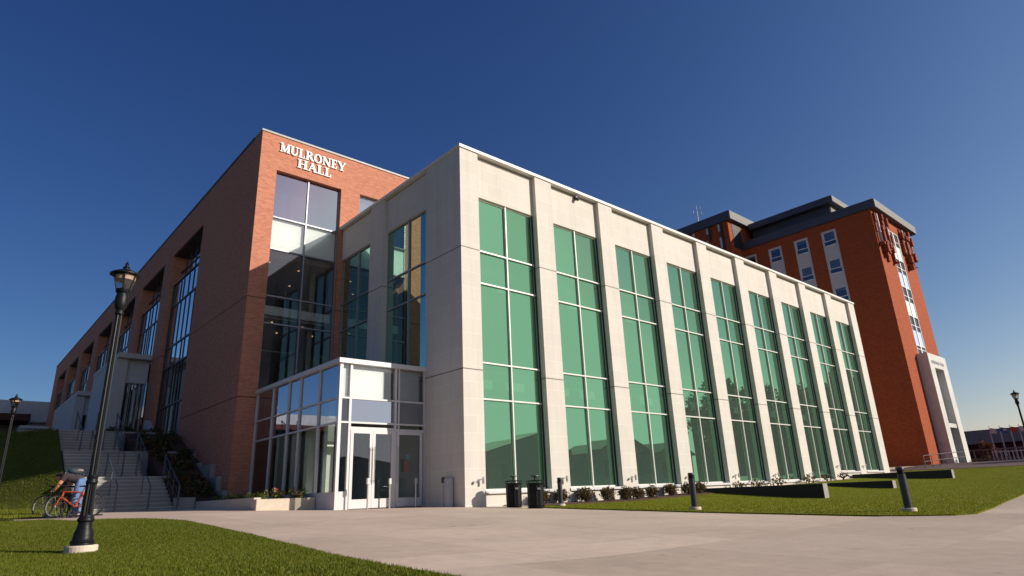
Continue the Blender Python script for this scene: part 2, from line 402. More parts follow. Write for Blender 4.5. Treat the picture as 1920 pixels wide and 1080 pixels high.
def copy_tree(o, parent=None):
    c = o.copy(); COL.objects.link(c)
    if parent: c.parent = parent
    for ch in list(o.children): copy_tree(ch, c)
    return c

# ------------------------------------------------------------------ terrain height
GP = np.array([(0, 0, -.05), (4, 0, -.12), (8.7, 0, -.12), (12.8, 0, -.02), (21, 0, .2), (29.4, 0, .38), (40, 0, .78), (1.6, -1.9, -.17), (1.6, -4, -.22), (1.6, -8, -.33),
    (1.6, -10, -.39), (1.6, -12.5, -.46), (2.4, -14.2, -.49), (14.6, -5.9, -.40), (23, -6, -.20), (32.9, -5.8, .17), (15, -12.5, -.38), (-12, -6.7, -.3), (-8.6, .3, .10),
    (-10, 2.6, .12), (-9.5, 4.2, .17), (-9.5, -6.7, -.2), (-10.9, -12.5, -.32), (-10.7, -14, -.4), (-13.7, -18, -.55), (-3.6, 2.45, .04), (-3.6, 3.85, .06), (-5.65, 3.85, .13),
    (-6.45, 10.4, .26), (-9.5, 10.4, .28), (-12, 8, .24), (-20, 5, .2), (-30, -5, 0), (-20, -20, -.5), (52, 0, 1.3), (60, -12, 1.5), (45, -12, .75), (30, -12, .15), (30, -25, -.3),
    (80, 2, 1.6), (80, -20, 1.5), (0, -40, -.8), (-40, -40, -.8), (50, -45, .2), (66, 2, 1.55), (-6, -12.7, -.47), (-8.2, -13, -.45)], float)
def tps(d2): return np.where(d2 > 1e-9, d2 * np.log(d2 + 1e-12) * .5, 0)
_n = len(GP); _A = np.zeros((_n + 3, _n + 3)); _d2 = ((GP[:, None, :2] - GP[None, :, :2]) ** 2).sum(-1)
_A[:_n, :_n] = tps(_d2) + np.eye(_n) * .05; _A[:_n, _n] = 1; _A[:_n, _n + 1:] = GP[:, :2]; _A[_n:, :_n] = _A[:_n, _n:].T
_w = np.linalg.solve(_A, np.concatenate([GP[:, 2], [0, 0, 0]]))
def g(x, y):
    x = np.atleast_1d(np.asarray(x, float)); y = np.atleast_1d(np.asarray(y, float)); sh = np.broadcast(x, y).shape
    x = np.broadcast_to(x, sh).ravel(); y = np.broadcast_to(y, sh).ravel()
    d2 = (x[:, None] - GP[None, :, 0]) ** 2 + (y[:, None] - GP[None, :, 1]) ** 2
    z = tps(d2) @ _w[:_n] + _w[_n] + x * _w[_n + 1] + y * _w[_n + 2]
    return np.clip(z, -1.2, 2.0).reshape(sh)
def gz(x, y): return float(g(x, y)[0])
def sheet(name, xs, ys, dz, m, kind='structure', zf=None):
    X, Y = np.meshgrid(xs, ys); Z = (zf or g)(X, Y) + dz
    nx, ny = len(xs), len(ys)
    vs = np.stack([X.ravel(), Y.ravel(), Z.ravel()], 1)
    fs = [(j * nx + i, j * nx + i + 1, (j + 1) * nx + i + 1, (j + 1) * nx + i) for j in range(ny - 1) for i in range(nx - 1)]
    b = MB(); b.v = [tuple(p) for p in vs.tolist()]; b.f = fs; b.m = [0] * len(fs)
    o = b.build(name, m, None, True); tag(o, kind=kind); return o
def ruled(name, left, right, n, dz, m, skirt=.12):
    """sheet between two polylines of the same length, with a short skirt down its rim"""
    L = np.array(left, float); Rr = np.array(right, float); t = np.linspace(0, 1, n)
    rows = [L * (1 - a) + Rr * a for a in t]; P = np.stack(rows); k = len(L)
    Z = g(P[..., 0], P[..., 1]) + dz
    vs = np.concatenate([P.reshape(-1, 2), Z.reshape(-1, 1)], 1).tolist(); fs = []
    for i in range(n - 1):
        for j in range(k - 1): fs.append((i * k + j, i * k + j + 1, (i + 1) * k + j + 1, (i + 1) * k + j))
    rim = [j for j in range(k)] + [i * k + k - 1 for i in range(1, n)] + [(n - 1) * k + j for j in range(k - 2, -1, -1)] + [i * k for i in range(n - 2, 0, -1)]
    o = len(vs)
    for r_ in rim: vs.append([vs[r_][0], vs[r_][1], vs[r_][2] - skirt])
    for i in range(len(rim)): j = (i + 1) % len(rim); fs.append((rim[i], rim[j], o + j, o + i))
    b = MB(); b.v = [tuple(p) for p in vs]; b.f = fs; b.m = [0] * len(fs)
    ob = b.build(name, m, None, False); tag(ob, kind='structure'); return ob
def resample(pts, n):
    P = np.array(pts, float); d = np.r_[0, np.cumsum(np.hypot(*np.diff(P, axis=0).T))]; t = np.linspace(0, d[-1], n)
    return np.stack([np.interp(t, d, P[:, 0]), np.interp(t, d, P[:, 1])], 1)

# far ground reaching the horizon
b = MB(); b.add([(-1500, -1500, -1.6), (1500, -1500, -1.6), (1500, 1500, -1.6), (-1500, 1500, -1.6)], [(0, 1, 2, 3)]); tag(b.build('ground', 'farground'), kind='structure')
plaza = sheet('plaza_pavement', np.arange(-24, 60.1, .75), np.arange(-50, 12.1, .75), 0, 'plaza')
street = sheet('street', np.arange(86, 220.1, 4), np.arange(-80, 160.1, 4), .0, 'asphalt', zf=lambda X, Y: 1.6 + 0 * X)
# older sidewalk running past the lawn corner
walk = ruled('sidewalk', resample([(-11, -12.95), (2.2, -12.65), (60, -12.6)], 110), resample([(-13, -30), (20, -30), (60, -30)], 110), 24, .006, 'walk', .0)
lawn_edge = resample([(-24, 3.05), (-11.3, 3.05), (-11.0, 1.0), (-10.4, .88), (-9.75, -.4), (-9.36, -2), (-9.42, -4.1), (-9.66, -7.1), (-10.0, -9.5), (-10.4, -11.5), (-10.5, -12.75), (-10.4, -13.55), (-10.8, -17), (-12.6, -21), (-16, -26), (-24, -30)], 110)
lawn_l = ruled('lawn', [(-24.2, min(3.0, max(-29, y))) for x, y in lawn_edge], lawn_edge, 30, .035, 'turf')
rl_edge = resample([(1.95, -1.3), (1.55, -2.6), (1.0, -4.5), (.78, -8.5), (1.0, -11), (1.1, -12.7), (1.6, -13.75), (2.1, -14.1), (4.5, -13.86), (8.9, -13.26), (13.6, -12.74), (46, -11)], 90)
rl_top = resample([(3.2, -.55), (14.2, -.5), (44, -.5), (46, -.5)], 90)
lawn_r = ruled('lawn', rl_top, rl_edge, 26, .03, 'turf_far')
bed = ruled('mulch_ground', resample([(3.0, .09), (14.5, .09)], 30), resample([(2.6, -.95), (14.5, -.85)], 30), 6, .06, 'earth')
bpath = ruled('brick_path', resample([(41, 1), (88, 3)], 30), resample([(46, -11), (88, -16)], 30), 14, .05, 'brickpath')

# grassy bank to the left of the stairs
def bank(X, Y):
    toe = 11.4 + np.clip(-9.6 - X, 0, 30) * 1.92
    z = .24 + np.clip(Y - 4, 0, 30) * .025 + .52 * np.log1p(np.exp((Y - toe) * 1.5)) / 1.5
    top = 4.12 + .012 * np.clip(-9.6 - X, 0, 40)
    return np.minimum(z, top)
sheet('grass_hill', np.linspace(-60, -9.75, 90), np.linspace(3.0, 60, 150), .0, 'bankturf', zf=lambda X, Y: bank(X, Y) - np.where(((X > -11.5) & (Y < 5.5)) | ((X > -10.0) & (Y < 10.45)), .5, 0) - np.clip(3.9 - Y, 0, 2) * .35)
sheet('stair_pavement', np.linspace(-9.75, -4.4, 12), np.linspace(19.1, 110, 60), -.02, 'greyconc', zf=lambda X, Y: 4.02 + np.clip((Y - 19.1) * .06, 0, .55))

# ------------------------------------------------------------------ grass blades
def blades(name, pts, hmin, hmax, w, m):
    n = len(pts); a = rng.uniform(0, 2 * np.pi, n); h = rng.uniform(hmin, hmax, n); lean = rng.uniform(0, .8, n) * h; la = rng.uniform(0, 2 * np.pi, n)
    dx, dy = np.cos(a) * w, np.sin(a) * w
    p = np.asarray(pts)
    v = np.empty((n, 3, 3)); v[:, 0] = p + np.stack([-dx, -dy, 0 * dx - .01], 1); v[:, 1] = p + np.stack([dx, dy, 0 * dx - .01], 1)
    v[:, 2] = p + np.stack([np.cos(la) * lean, np.sin(la) * lean, h], 1)
    me = bpy.data.meshes.new(name); me.vertices.add(3 * n); me.vertices.foreach_set('co', v.ravel())
    me.loops.add(3 * n); me.loops.foreach_set('vertex_index', np.arange(3 * n)); me.polygons.add(n)
    me.polygons.foreach_set('loop_start', np.arange(0, 3 * n, 3)); me.polygons.foreach_set('loop_total', np.full(n, 3))
    me.materials.append(mat[m]); me.update(); me.validate()
    o = bpy.data.objects.new(name, me); COL.objects.link(o); return o
def in_poly(P, poly):
    x, y = P[:, 0], P[:, 1]; inside = np.zeros(len(P), bool); j = len(poly) - 1
    for i in range(len(poly)):
        xi, yi = poly[i]; xj, yj = poly[j]
        c = ((yi > y) != (yj > y)) & (x < (xj - xi) * (y - yi) / (yj - yi + 1e-12) + xi); inside ^= c; j = i
    return inside
CAMXY = np.array([-13.7369, -18.0364])
def wedge(P, lo=-1.0, hi=1.0):
    d = P - CAMXY; f = d @ np.array([.6706, .7418]); s_ = d @ np.array([.7418, -.6706]); return (f > .5) & (np.abs(s_) < f * .95 + 1)
P = np.stack([rng.uniform(-22, -9.2, 1500000), rng.uniform(-17.5, 3.0, 1500000)], 1)
P = P[wedge(P)]; P = P[in_poly(P, [tuple(q) for q in lawn_edge] + [(-24, 3.0)])]
dist = np.hypot(*(P - CAMXY).T); keep = rng.uniform(0, 1, len(P)) < np.clip(9.0 / dist, .35, 1); P = P[keep][:380000]
clump = np.sin(P[:, 0] * 3.1 + np.sin(P[:, 1] * 2.3) * 2) * .5 + .5
Z = g(P[:, 0], P[:, 1]) + .035
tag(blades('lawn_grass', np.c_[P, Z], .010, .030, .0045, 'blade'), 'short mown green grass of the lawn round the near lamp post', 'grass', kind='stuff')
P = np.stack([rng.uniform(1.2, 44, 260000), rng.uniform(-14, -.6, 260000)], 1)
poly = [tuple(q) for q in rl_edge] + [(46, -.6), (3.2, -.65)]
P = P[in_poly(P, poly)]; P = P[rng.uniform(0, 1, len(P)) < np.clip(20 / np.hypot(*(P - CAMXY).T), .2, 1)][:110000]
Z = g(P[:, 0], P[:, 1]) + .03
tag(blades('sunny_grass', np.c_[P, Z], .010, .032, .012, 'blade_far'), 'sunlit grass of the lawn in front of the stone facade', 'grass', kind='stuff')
P = np.stack([rng.uniform(-22, -9.85, 130000), rng.uniform(3.2, 24, 130000)], 1); P = P[~(((P[:, 0] > -11.4) & (P[:, 1] < 5.6)) | ((P[:, 0] > -9.95) & (P[:, 1] < 10.5)))]
Z = bank(P[:, 0], P[:, 1])
tag(blades('bank_grass', np.c_[P, Z], .02, .07, .012, 'blade'), 'rough grass on the bank left of the concrete stairs', 'grass', kind='stuff')

# ------------------------------------------------------------------ stone wing
H, XE, P0, PT, OW = 14.0, 39.83, .93, 4.3123, 3.28
HEAD = 12.03
bays = [(P0 + k * PT, P0 + k * PT + OW, .45 if k < 7 else .92) for k in range(9)]
st = thing('stone_wing', (0, 0, 0), 'pale limestone building wing with nine tall green windows between pillars', 'building')
w = MB()
def piece(x0, x1, y0, y1, z0, z1): w.box(x0, x1, y0, y1, z0, z1)
px = [0] + [v for bb in bays for v in bb[:2]] + [XE]
TOPW = H - .10
piece(0, px[1], 0, 2.44, -.6, TOPW)                      # corner pier, both faces
for k in range(1, 9): piece(bays[k - 1][1], bays[k][0], 0, .6, -.6, TOPW)
piece(bays[8][1], XE, 0, .6, -.6, TOPW)
for k, (x0, x1, zs) in enumerate(bays):
    piece(x0, x1, .22, .6, HEAD, TOPW - .06)              # spandrel, set back from the pillars
    piece(x0, x1, .06, .6, -.6, zs - .1)                 # wall under the sill
# left return wall (faces -x): pilaster, spandrels
piece(0, .6, 5.98, 7.2, -.3, TOPW)
piece(.16, .6, 2.44, 5.98, 12.2, TOPW - .06); piece(.16, .6, 7.2, 10.43, 12.2, TOPW - .06)
piece(.16, .6, 2.44, 5.98, -.3, 5.17); piece(.16, .6, 7.2, 10.43, -.3, 5.17)
piece(XE - .6, XE, .6, 18, -.6, TOPW)                    # far end wall
piece(.6, XE - .6, 17.4, 18, -.6, TOPW)                  # back wall
w.build('wall', 'stone', st)
w = MB(); piece(.6, XE - .6, .6, 17.4, 13.5, 13.75); w.build('roof', 'roofing', st)
# coping: flush over pillars, casting a line over the recessed spandrels
w = MB(); piece(-.05, XE + .05, -.06, .62, TOPW + .002, H + .03); piece(-.05, .62, .62, 10.42, TOPW + .002, H + .03); piece(XE - .6, XE + .05, .62, 18, TOPW + .002, H + .03)
w.build('coping', 'coping', st)
# sills
for k, (x0, x1, zs) in enumerate(bays):
    w = MB(); w.box(x0 - .04 if k < 7 else x0, x1 + .0, -.05, .42, zs - .1 + .002, zs); w.build('sill', 'white', st)
# windows
def stone_window(x0, x1, zs):
    f = MB(); yg = .36; t = .028
    xm = x0 + 1.68
    f.box(x0, x0 + .05, yg - .03, yg + .09, zs, HEAD); f.box(x1 - .05, x1, yg - .03, yg + .09, zs, HEAD)
    f.box(xm - t, xm + t, yg - .09, yg + .09, zs, HEAD)
    for z in (9.68, 8.31, 5.11, 3.73): 
        f.box(x0 + .05, xm - t, yg - .085, yg + .09, z - t, z + t); f.box(xm + t, x1 - .05, yg - .085, yg + .09, z - t, z + t)
    f.box(x0 + .05, xm - t, yg - .03, yg + .09, HEAD - .06, HEAD); f.box(xm + t, x1 - .05, yg - .03, yg + .09, HEAD - .06, HEAD)
    f.box(x0 + .05, xm - t, yg - .06, yg + .09, zs, zs + .07); f.box(xm + t, x1 - .05, yg - .06, yg + .09, zs, zs + .07)
    o = f.build('window', 'mullion', st)
    jm = MB(); jm.box(x1 - .05, x1 - .004, yg - .10, yg - .032, zs, HEAD); jm.build('reflected_shade_strip', 'darkframe', o)  # dark strip painted in for the shaded pillar side mirrored in the glass
    gl = MB()
    zsx = [zs, 3.73, 5.11, 8.31, 9.68, HEAD]
    for a, c in ((x0 + .04, xm), (xm, x1 - .04)):
        for q in range(5):
            e = rng.uniform(-.012, .012, 2)
            gl.add([(a, yg + e[0], zsx[q]), (c, yg - e[0], zsx[q]), (c, yg - e[0] + e[1], zsx[q + 1]), (a, yg + e[0] + e[1], zsx[q + 1])], [(0, 1, 2, 3)])
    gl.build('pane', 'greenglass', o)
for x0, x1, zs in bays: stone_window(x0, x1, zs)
def side_window(y0, y1, ym):
    f = MB(); xg = .30; t = .03; z0, z1 = 5.17, 12.2
    f.box(xg - .03, xg + .09, y0, y0 + .06, z0, z1); f.box(xg - .03, xg + .09, y1 - .06, y1, z0, z1); f.box(xg - .07, xg + .09, ym - t, ym + t, z0, z1)
    for z in (9.8, 8.38):
        f.box(xg - .065, xg + .09, y0 + .06, ym - t, z - t, z + t); f.box(xg - .065, xg + .09, ym + t, y1 - .06, z - t, z + t)
    f.box(xg - .03, xg + .09, y0 + .06, ym - t, z1 - .06, z1); f.box(xg - .03, xg + .09, ym + t, y1 - .06, z1 - .06, z1)
    o = f.build('window', 'greyframe', st); gl = MB()
    for a, c in ((y0 + .05, ym), (ym, y1 - .05)):
        for q0, q1 in ((z0, 8.38), (8.38, 9.8), (9.8, z1)): gl.add([(xg, a, q0), (xg, c, q0), (xg, c, q1), (xg, a, q1)], [(0, 1, 2, 3)])
    gl.build('pane', 'sideglass', o)
side_window(2.44, 5.98, 4.15); side_window(7.2, 10.43, 8.76)
# rooms behind the glass
w = MB()
for z0, z1 in ((.02, .12), (4.55, 5.0), (9.0, 9.45)): w.box(.95, XE - .7, .95, 17.3, z0, z1)
w.build('floor_slab', 'slab', st)
w = MB(); w.box(6.5, XE - .7, 6.6, 6.75, .12, 13.4); w.box(6.5, 6.65, 6.75, 17.3, .12, 13.4); w.build('partition', 'inner', st)
for k, (x0, x1, zs) in enumerate(bays):
    for q in (.12, 1.80):
        w = MB(); w.box(x0 + q, x0 + q + .95, .75, .80, 4.22, 4.56); w.build('glow_panel', 'panelglow', st)  # pale panels behind the glass with a weak glow of their own
        w = MB(); w.box(x0 + q + .1, x0 + q + .8, 1.2, 1.25, 8.5, 8.8); w.build('glow_panel', 'panelglow', st)
w = MB(); w.tube([(2.0, 5.6, 5.0), (2.0, 5.6, 13.4)], .22, 14); w.tube([(2.3, 9.3, 5.0), (2.3, 9.3, 13.4)], .2, 14); w.build('column', 'column', st)
# small lamps at the pillar feet, and the camera under the coping
for k in range(9):
    xp = (0 if k == 0 else bays[k - 1][1]) + .5; zb = bays[k][2] + .30
    w = MB(); w.tube([(xp - .12, -.002, zb), (xp - .12, -.10, zb)], .05, 10); w.tube([(xp - .12, -.07, zb - .03), (xp - .02, -.14, zb + .06), (xp + .1, -.16, zb + .09), (xp + .2, -.15, zb + .09)], .022, 8)
    w.tube([(xp + .2, -.15, zb + .16), (xp + .2, -.15, zb - .06)], .045, 10); w.build('wall_lamp', 'steel', st, True)
w = MB(); w.box(7.0, 7.14, .06, .219, 13.66, 13.8); w.ball((7.07, .04, 13.64), .09, 12, 8); w.build('security_camera', 'darkframe', st)

# ------------------------------------------------------------------ brick hall
BX, BY, BH, BE = -4.42, 10.44, 18.2, 79.65
bh = thing('brick_hall', (BX, BY, 0), 'long red brick hall with name letters above its corner window', 'building')
sb = [(19.2 + 8.42 * k, 19.2 + 8.42 * k + 6.3) for k in range(7)]
BT = 16.25
w = MB()
piece(BX, -3.56, BY, BY + .9, -.4, BH)
piece(-3.56, 1.05, BY, BY + .9, 16.26, BH); piece(-.05, 1.05, BY, BY + .9, -.4, 16.26)
piece(1.05, 4.6, BY, BY + .9, 16.3, BH); piece(1.05, 4.6, BY, BY + .9, 13.4, 14.2); piece(4.6, 22, BY, BY + .9, 13.4, BH)
piece(BX, BX + 1.0, BY + .9, sb[0][0], -.4, BH)
for k in range(7):
    y0, y1 = sb[k]; ye = sb[k + 1][0] if k < 6 else BE
    piece(BX, BX + 1.0, y1, ye, 2.2, BH)
    piece(BX, BX + 1.0, y0, y1, BT, BH)
    piece(BX + .02, BX + 1.0, y0, y1, 2.2, 3.85)
piece(BX + 1, 22, BE - 1, BE, 2, BH); piece(21, 22, BY + .9, BE - 1, 13, BH)
w.build('wall', 'brick', bh)
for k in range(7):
    w = MB(); w.box(BX + .06, BX + .99, sb[k][0] + .004, sb[k][1] - .004, BT - .06, BT - .003); w.build('shaded_soffit', 'darkframe', bh)  # dark sheet under the brick head, the recess shade put into its colour
w = MB(); piece(BX + 1, 21, BY + .9, BE - 1, 17.3, 17.6); w.build('roof', 'roofing', bh)
w = MB(); piece(BX - .04, 22, BY - .05, BY + .95, BH + .002, BH + .10); w.build('coping', 'greycoping', bh)
w = MB(); piece(BX - .04, BX + 1.05, BY + .95, BE + .04, BH + .002, BH + .12); w.build('dark_coping', 'darkcoping', bh)
# front window over the vestibule
x0, x1, yg = -3.56, -.05, BY + .22
f = MB(); t = .03; xm = -1.8; zr = [5.2, 8.38, 9.72, 12.1, 13.78, 16.26]
f.box(x0, x0 + .06, yg - .04, yg + .1, 0.1, 16.26); f.box(x1 - .06, x1, yg - .04, yg + .1, 0.1, 16.26); f.box(xm - t, xm + t, yg - .07, yg + .1, 5.2, 16.26)
for z in zr[:-1]: f.box(x0 + .06, xm - t, yg - .065, yg + .1, z - t, z + t); f.box(xm + t, x1 - .06, yg - .065, yg + .1, z - t, z + t)
fw_ = f.build('window', 'greyframe', bh); gl = MB(); gh = MB()
for a, c in ((x0 + .05, xm), (xm, x1 - .05)):
    for q in range(5):
        e = rng.uniform(-.004, .004)
        (gh if q == 4 else gl).add([(a, yg + e, zr[q]), (c, yg - e, zr[q]), (c, yg - e, zr[q + 1]), (a, yg + e, zr[q + 1])], [(0, 1, 2, 3)])
gl.build('pane', 'hallglass', fw_); gh.build('tinted_pane', 'greyglass', fw_)
w = MB(); w.box(x0 + .07, x1 - .07, yg + .12, yg + .16, 12.14, 13.74); w.build('spandrel_panel', 'blind', fw_)
w = MB(); w.box(x0 + .07, x1 - .07, yg + .9, yg + .95, 13.74, 16.2); w.build('blind', 'bluegreyblind', fw_)
# second small front window
f = MB(); f.box(1.05, 1.11, yg - .04, yg + .1, 14.2, 16.3); f.box(4.54, 4.6, yg - .04, yg + .1, 14.2, 16.3); f.box(2.8, 2.86, yg - .06, yg + .1, 14.2, 16.3); f.box(1.11, 4.54, yg - .03, yg + .09, 16.2, 16.3); f.box(1.11, 4.54, yg - .03, yg + .09, 14.2, 14.28)
o = f.build('window', 'greyframe', bh); gl = MB(); gl.add([(1.1, yg, 14.2), (4.55, yg, 14.2), (4.55, yg, 16.3), (1.1, yg, 16.3)], [(0, 1, 2, 3)]); gl.build('pane', 'greyglass', o)
w = MB(); w.box(1.1, 4.55, yg + .3, yg + .34, 14.2, 16.3); w.build('blind', 'blind', o)
# lobby seen through the front window
w = MB(); w.box(BX + 1.02, 5.8, BY + .95, 21, 12.0, 12.3); w.box(BX + 1.02, 5.8, BY + .95, 21, 8.85, 8.9); w.build('ceiling', 'ceiling', bh)
w = MB(); w.box(BX + 1.02, 5.8, BY + .6, 21, 8.92, 9.35); w.box(BX + 1.02, 5.8, BY + 1.2, 21, 4.75, 5.1); w.box(-3.5, 5.8, BY + .91, 21, -.1, .05); w.build('floor_slab', 'slab', bh)
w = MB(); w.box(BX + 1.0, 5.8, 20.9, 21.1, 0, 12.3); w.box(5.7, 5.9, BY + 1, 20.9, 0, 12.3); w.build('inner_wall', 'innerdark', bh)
w = MB()
for yy in (13.2, 15.6, 18.0):
    w.box(BX + 1.05, BX + 1.35, yy, yy + .25, 5.1, 12)
w.box(-.5, -.25, 12.6, 12.85, 0.1, 12); w.box(2.0, 2.25, 14.6, 14.85, 5.1, 12); w.build('column', 'inner', bh)
w = MB()
for (z0, z1) in ((9.35, 11.9), (5.1, 8.8)):
    for k in range(7): xx = -3.0 + k * 1.25; w.box(xx, xx + .05, 16.0, 16.06, z0, z1)
    w.box(-3.0, 5.5, 16.0, 16.06, z1 - .5, z1 - .42)
w.build('inner_frame', 'slab', bh)
w = MB()
for (x, y, z) in [(-2.9, 12.2, 12), (-1.2, 12.6, 12), (-2.4, 14.6, 12), (-.6, 15.2, 12), (-2.6, 12.0, 8.85), (-1.0, 12.1, 8.85), (-1.6, 13.9, 8.85), (.2, 13.6, 8.85), (-2.9, 12.0, 4.75), (-1.9, 12.3, 4.75), (-.8, 12.6, 4.75)]:
    w = MB(); w.lathe([(.05, -.03), (.05, -.002)], (x, y, z), 10); w.build('downlight', 'warm', bh)
# side bays: deep upper glazing, shallower lower glazing
def side_bay(k, y0, y1):
    rr = random.Random(k + 3); f = MB(); d = MB(); xu, xl = BX + .62, BX + .30; zl = 14.2
    f.box(BX + .24, xu, y0, y1, zl - .07, zl)                       # ledge between the two depths
    f.box(xl - .05, xl + .06, y0, y0 + .12, 3.85, zl - .12); f.box(xl - .05, xl + .06, y1 - .12, y1, 3.85, zl - .12)
    for z in (12.63, 9.87, 8.54, 6.1): f.box(xl - .05, xl + .06, y0 + .12, y1 - .12, z - .05, z + .05)
    f.box(xu - .05, xu + .06, y0, y1, 15.1, 15.17)
    zz = [3.85, 6.1, 8.54, 9.87, 12.63, zl - .12]
    for a in range(5):
        y = y0 + .12; n = 0
        while y < y1 - .5:
            y += rr.choice((.62, .8, .95, 1.1)); wd = rr.choice((.05, .05, .09, .14))
            if y + wd < y1 - .14: f.box(xl - .04, xl + .05, y, y + wd, zz[a] + .05, zz[a + 1] - .05)
    y = y0
    for q in range(5):
        y += (y1 - y0) / 6; f.box(xu - .04, xu + .05, y, y + .07, zl, 15.1); f.box(xu - .04, xu + .05, y, y + .07, 15.17, BT)
    o = f.build('bay_window', 'darkframe', bh); gl = MB()
    g2 = MB()
    for a in range(5): (g2 if a < 2 else gl).add([(xl, y1 - .1, zz[a]), (xl, y0 + .1, zz[a]), (xl, y0 + .1, zz[a + 1]), (xl, y1 - .1, zz[a + 1])], [(0, 1, 2, 3)])
    gl.add([(xu, y1, zl), (xu, y0, zl), (xu, y0, BT), (xu, y1, BT)], [(0, 1, 2, 3)]); gl.build('pane', 'blueglass', o)
    g2.build('clear_pane', 'hallglass', o)
    p = MB(); p.box(xl + .5, xl + .6, y0 + .1, y1 - .1, 3.9, 8.2); p.build('inner_screen', 'column', o)
for k, (y0, y1) in enumerate(sb): side_bay(k, y0, y1)
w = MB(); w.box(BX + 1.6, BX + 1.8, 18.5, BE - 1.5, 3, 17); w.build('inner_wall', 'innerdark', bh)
# porches at the upper terrace
def porch(x0, y0, y1, z1, door=True):
    f = MB()
    f.box(x0, BX - .005, y0 - .35, y1, z1 - .32, z1)                        # roof slab
    f.box(x0, x0 + .62, y0, y0 + .5, 3.6, z1 - .322)                        # pier
    f.box(x0 + .02, x0 + .3, y0 + .5, y1, 3.6, z1 - .322)                   # long side wall
    o = f.build('porch', 'porchpanel', bh)
    h = MB(); h.box(x0 + .62, BX - .01, y0 + .28, y0 + .31, z1 - 1.75, z1 - .33); h.build('frosted_panel', 'paleblind', o)
    h = MB(); h.box(x0 + .62, BX - .01, y0 + .2, y0 + .36, z1 - 1.83, z1 - 1.752)
    for q in range(5): xx = x0 + .66 + q * (BX - x0 - .8) / 4; h.box(xx, xx + .05, y0 + .3, y0 + .4, 3.6, z1 - 1.832)
    h.build('door_frame', 'greyframe', o)
    h = MB(); h.box(x0 + .62, BX - .01, y0 + .44, y0 + .46, 3.6, z1 - 1.832); h.build('door_glass', 'towerglass', o)
porch(-6.32, 27.8, 35.9, 9.9); porch(-6.32, 42.6, 55.0, 9.6); porch(-7.2, 76.6, 79.6, 10.45)
# lettering
def seg(p, q, t):
    p, q = Vector(p), Vector(q); d = (q - p).normalized(); n = Vector((-d.y, d.x)) * t / 2
    return [tuple(p + n), tuple(q + n), tuple(q - n), tuple(p - n)]
def rect(a, b_, c, d): return [(a, c), (b_, c), (b_, d), (a, d)]
TK, TN = .20, .085
def serif(x, z, wd=.19): return rect(x - wd, x + wd, 0 if z == 0 else .93, .07 if z == 0 else 1)
def arc(cx, cz, rx, rz, a0, a1, t0, t1, n=12):
    out = []
    for i in range(n):
        q0, q1 = a0 + (a1 - a0) * i / n, a0 + (a1 - a0) * (i + 1) / n
        th = lambda a: t1 + (t0 - t1) * abs(math.cos(a))
        f_ = lambda a, s_: (cx + (rx - s_ * th(a)) * math.cos(a), cz + (rz - s_ * th(a)) * math.sin(a))
        out.append([f_(q0, 0), f_(q1, 0), f_(q1, 1), f_(q0, 1)])
    return out
GL = {
 'M': (1.05, [rect(.10, .10 + TN, .07, .93), serif(.14, 0, .15), rect(-.02, .2, .93, 1), seg((.16, .97), (.50, .06), TK), seg((.50, .06), (.82, .97), TN), rect(.74, .74 + TK, .07, .93), serif(.84, 0), rect(.78, 1.02, .93, 1)]),
 'U': (.88, [rect(.10, .10 + TK, .3, .93), serif(.20, 1, .2), rect(.66, .66 + TN, .3, .93), serif(.70, 1, .16)] + arc(.425, .32, .325, .34, math.pi, 2 * math.pi, .16, .09)),
 'L': (.76, [rect(.12, .12 + TK, .07, .93), serif(.22, 1, .2), rect(.0, .66, 0, .07), rect(.59, .66, .07, .30)]),
 'R': (.90, [rect(.10, .10 + TK, .07, .93), serif(.20, 0, .2), rect(0, .45, .93, 1), rect(.3, .45, .48, .55), seg((.42, .52), (.80, .03), TK), rect(.72, .92, 0, .07)] + arc(.42, .74, .28, .26, -math.pi / 2, math.pi / 2, .2, .07)),
 'O': (.96, arc(.46, .5, .44, .52, 0, 2 * math.pi, .2, .08, 20)),
 'N': (.98, [rect(.12, .12 + TN, .07, .93), serif(.16, 0, .15), rect(-.02, .2, .93, 1), seg((.14, .97), (.80, .03), TK), rect(.76, .76 + TN, .03, .93), serif(.80, 1, .16)]),
 'E': (.80, [rect(.12, .12 + TK, .07, .93), rect(0, .68, 0, .07), rect(0, .66, .93, 1), rect(.3, .52, .46, .53), rect(.61, .68, .07, .27), rect(.59, .66, .75, .93), rect(.46, .52, .38, .62)]),
 'Y': (.90, [rect(.36, .36 + TK, .07, .48), serif(.46, 0, .2), seg((.14, .97), (.47, .45), TK), seg((.80, .97), (.50, .45), TN), serif(.16, 1, .19), serif(.80, 1, .15)]),
 'H': (1.0, [rect(.10, .10 + TK, .07, .93), rect(.68, .68 + TK, .07, .93), rect(.3, .68, .46, .54), serif(.20, 0, .2), serif(.20, 1, .2), serif(.78, 0, .2), serif(.78, 1, .2)]),
 'A': (.92, [seg((.14, .03), (.46, 1.0), TN), seg((.42, 1.0), (.76, .03), TK), rect(.26, .62, .30, .37), serif(.12, 0, .15), serif(.77, 0, .2)]),
}
def word(txt, x0, x1, z0, h):
    wid = sum(GL[c][0] for c in txt); sx = (x1 - x0) / wid; x = x0
    for c in txt:
        m_ = MB()
        for i, poly in enumerate(GL[c][1]): m_.prism([(x + p[0] * sx, z0 + p[1] * h) for p in poly], BY - .075 - .0011 * i, BY - .004 - .0003 * (i % 7), 'y')
        m_.build('sign_letter', 'letter', bh); x += GL[c][0] * sx
word('MULRONEY', -3.50, .10, 17.33, .50); word('HALL', -2.56, -.66, 16.72, .50)

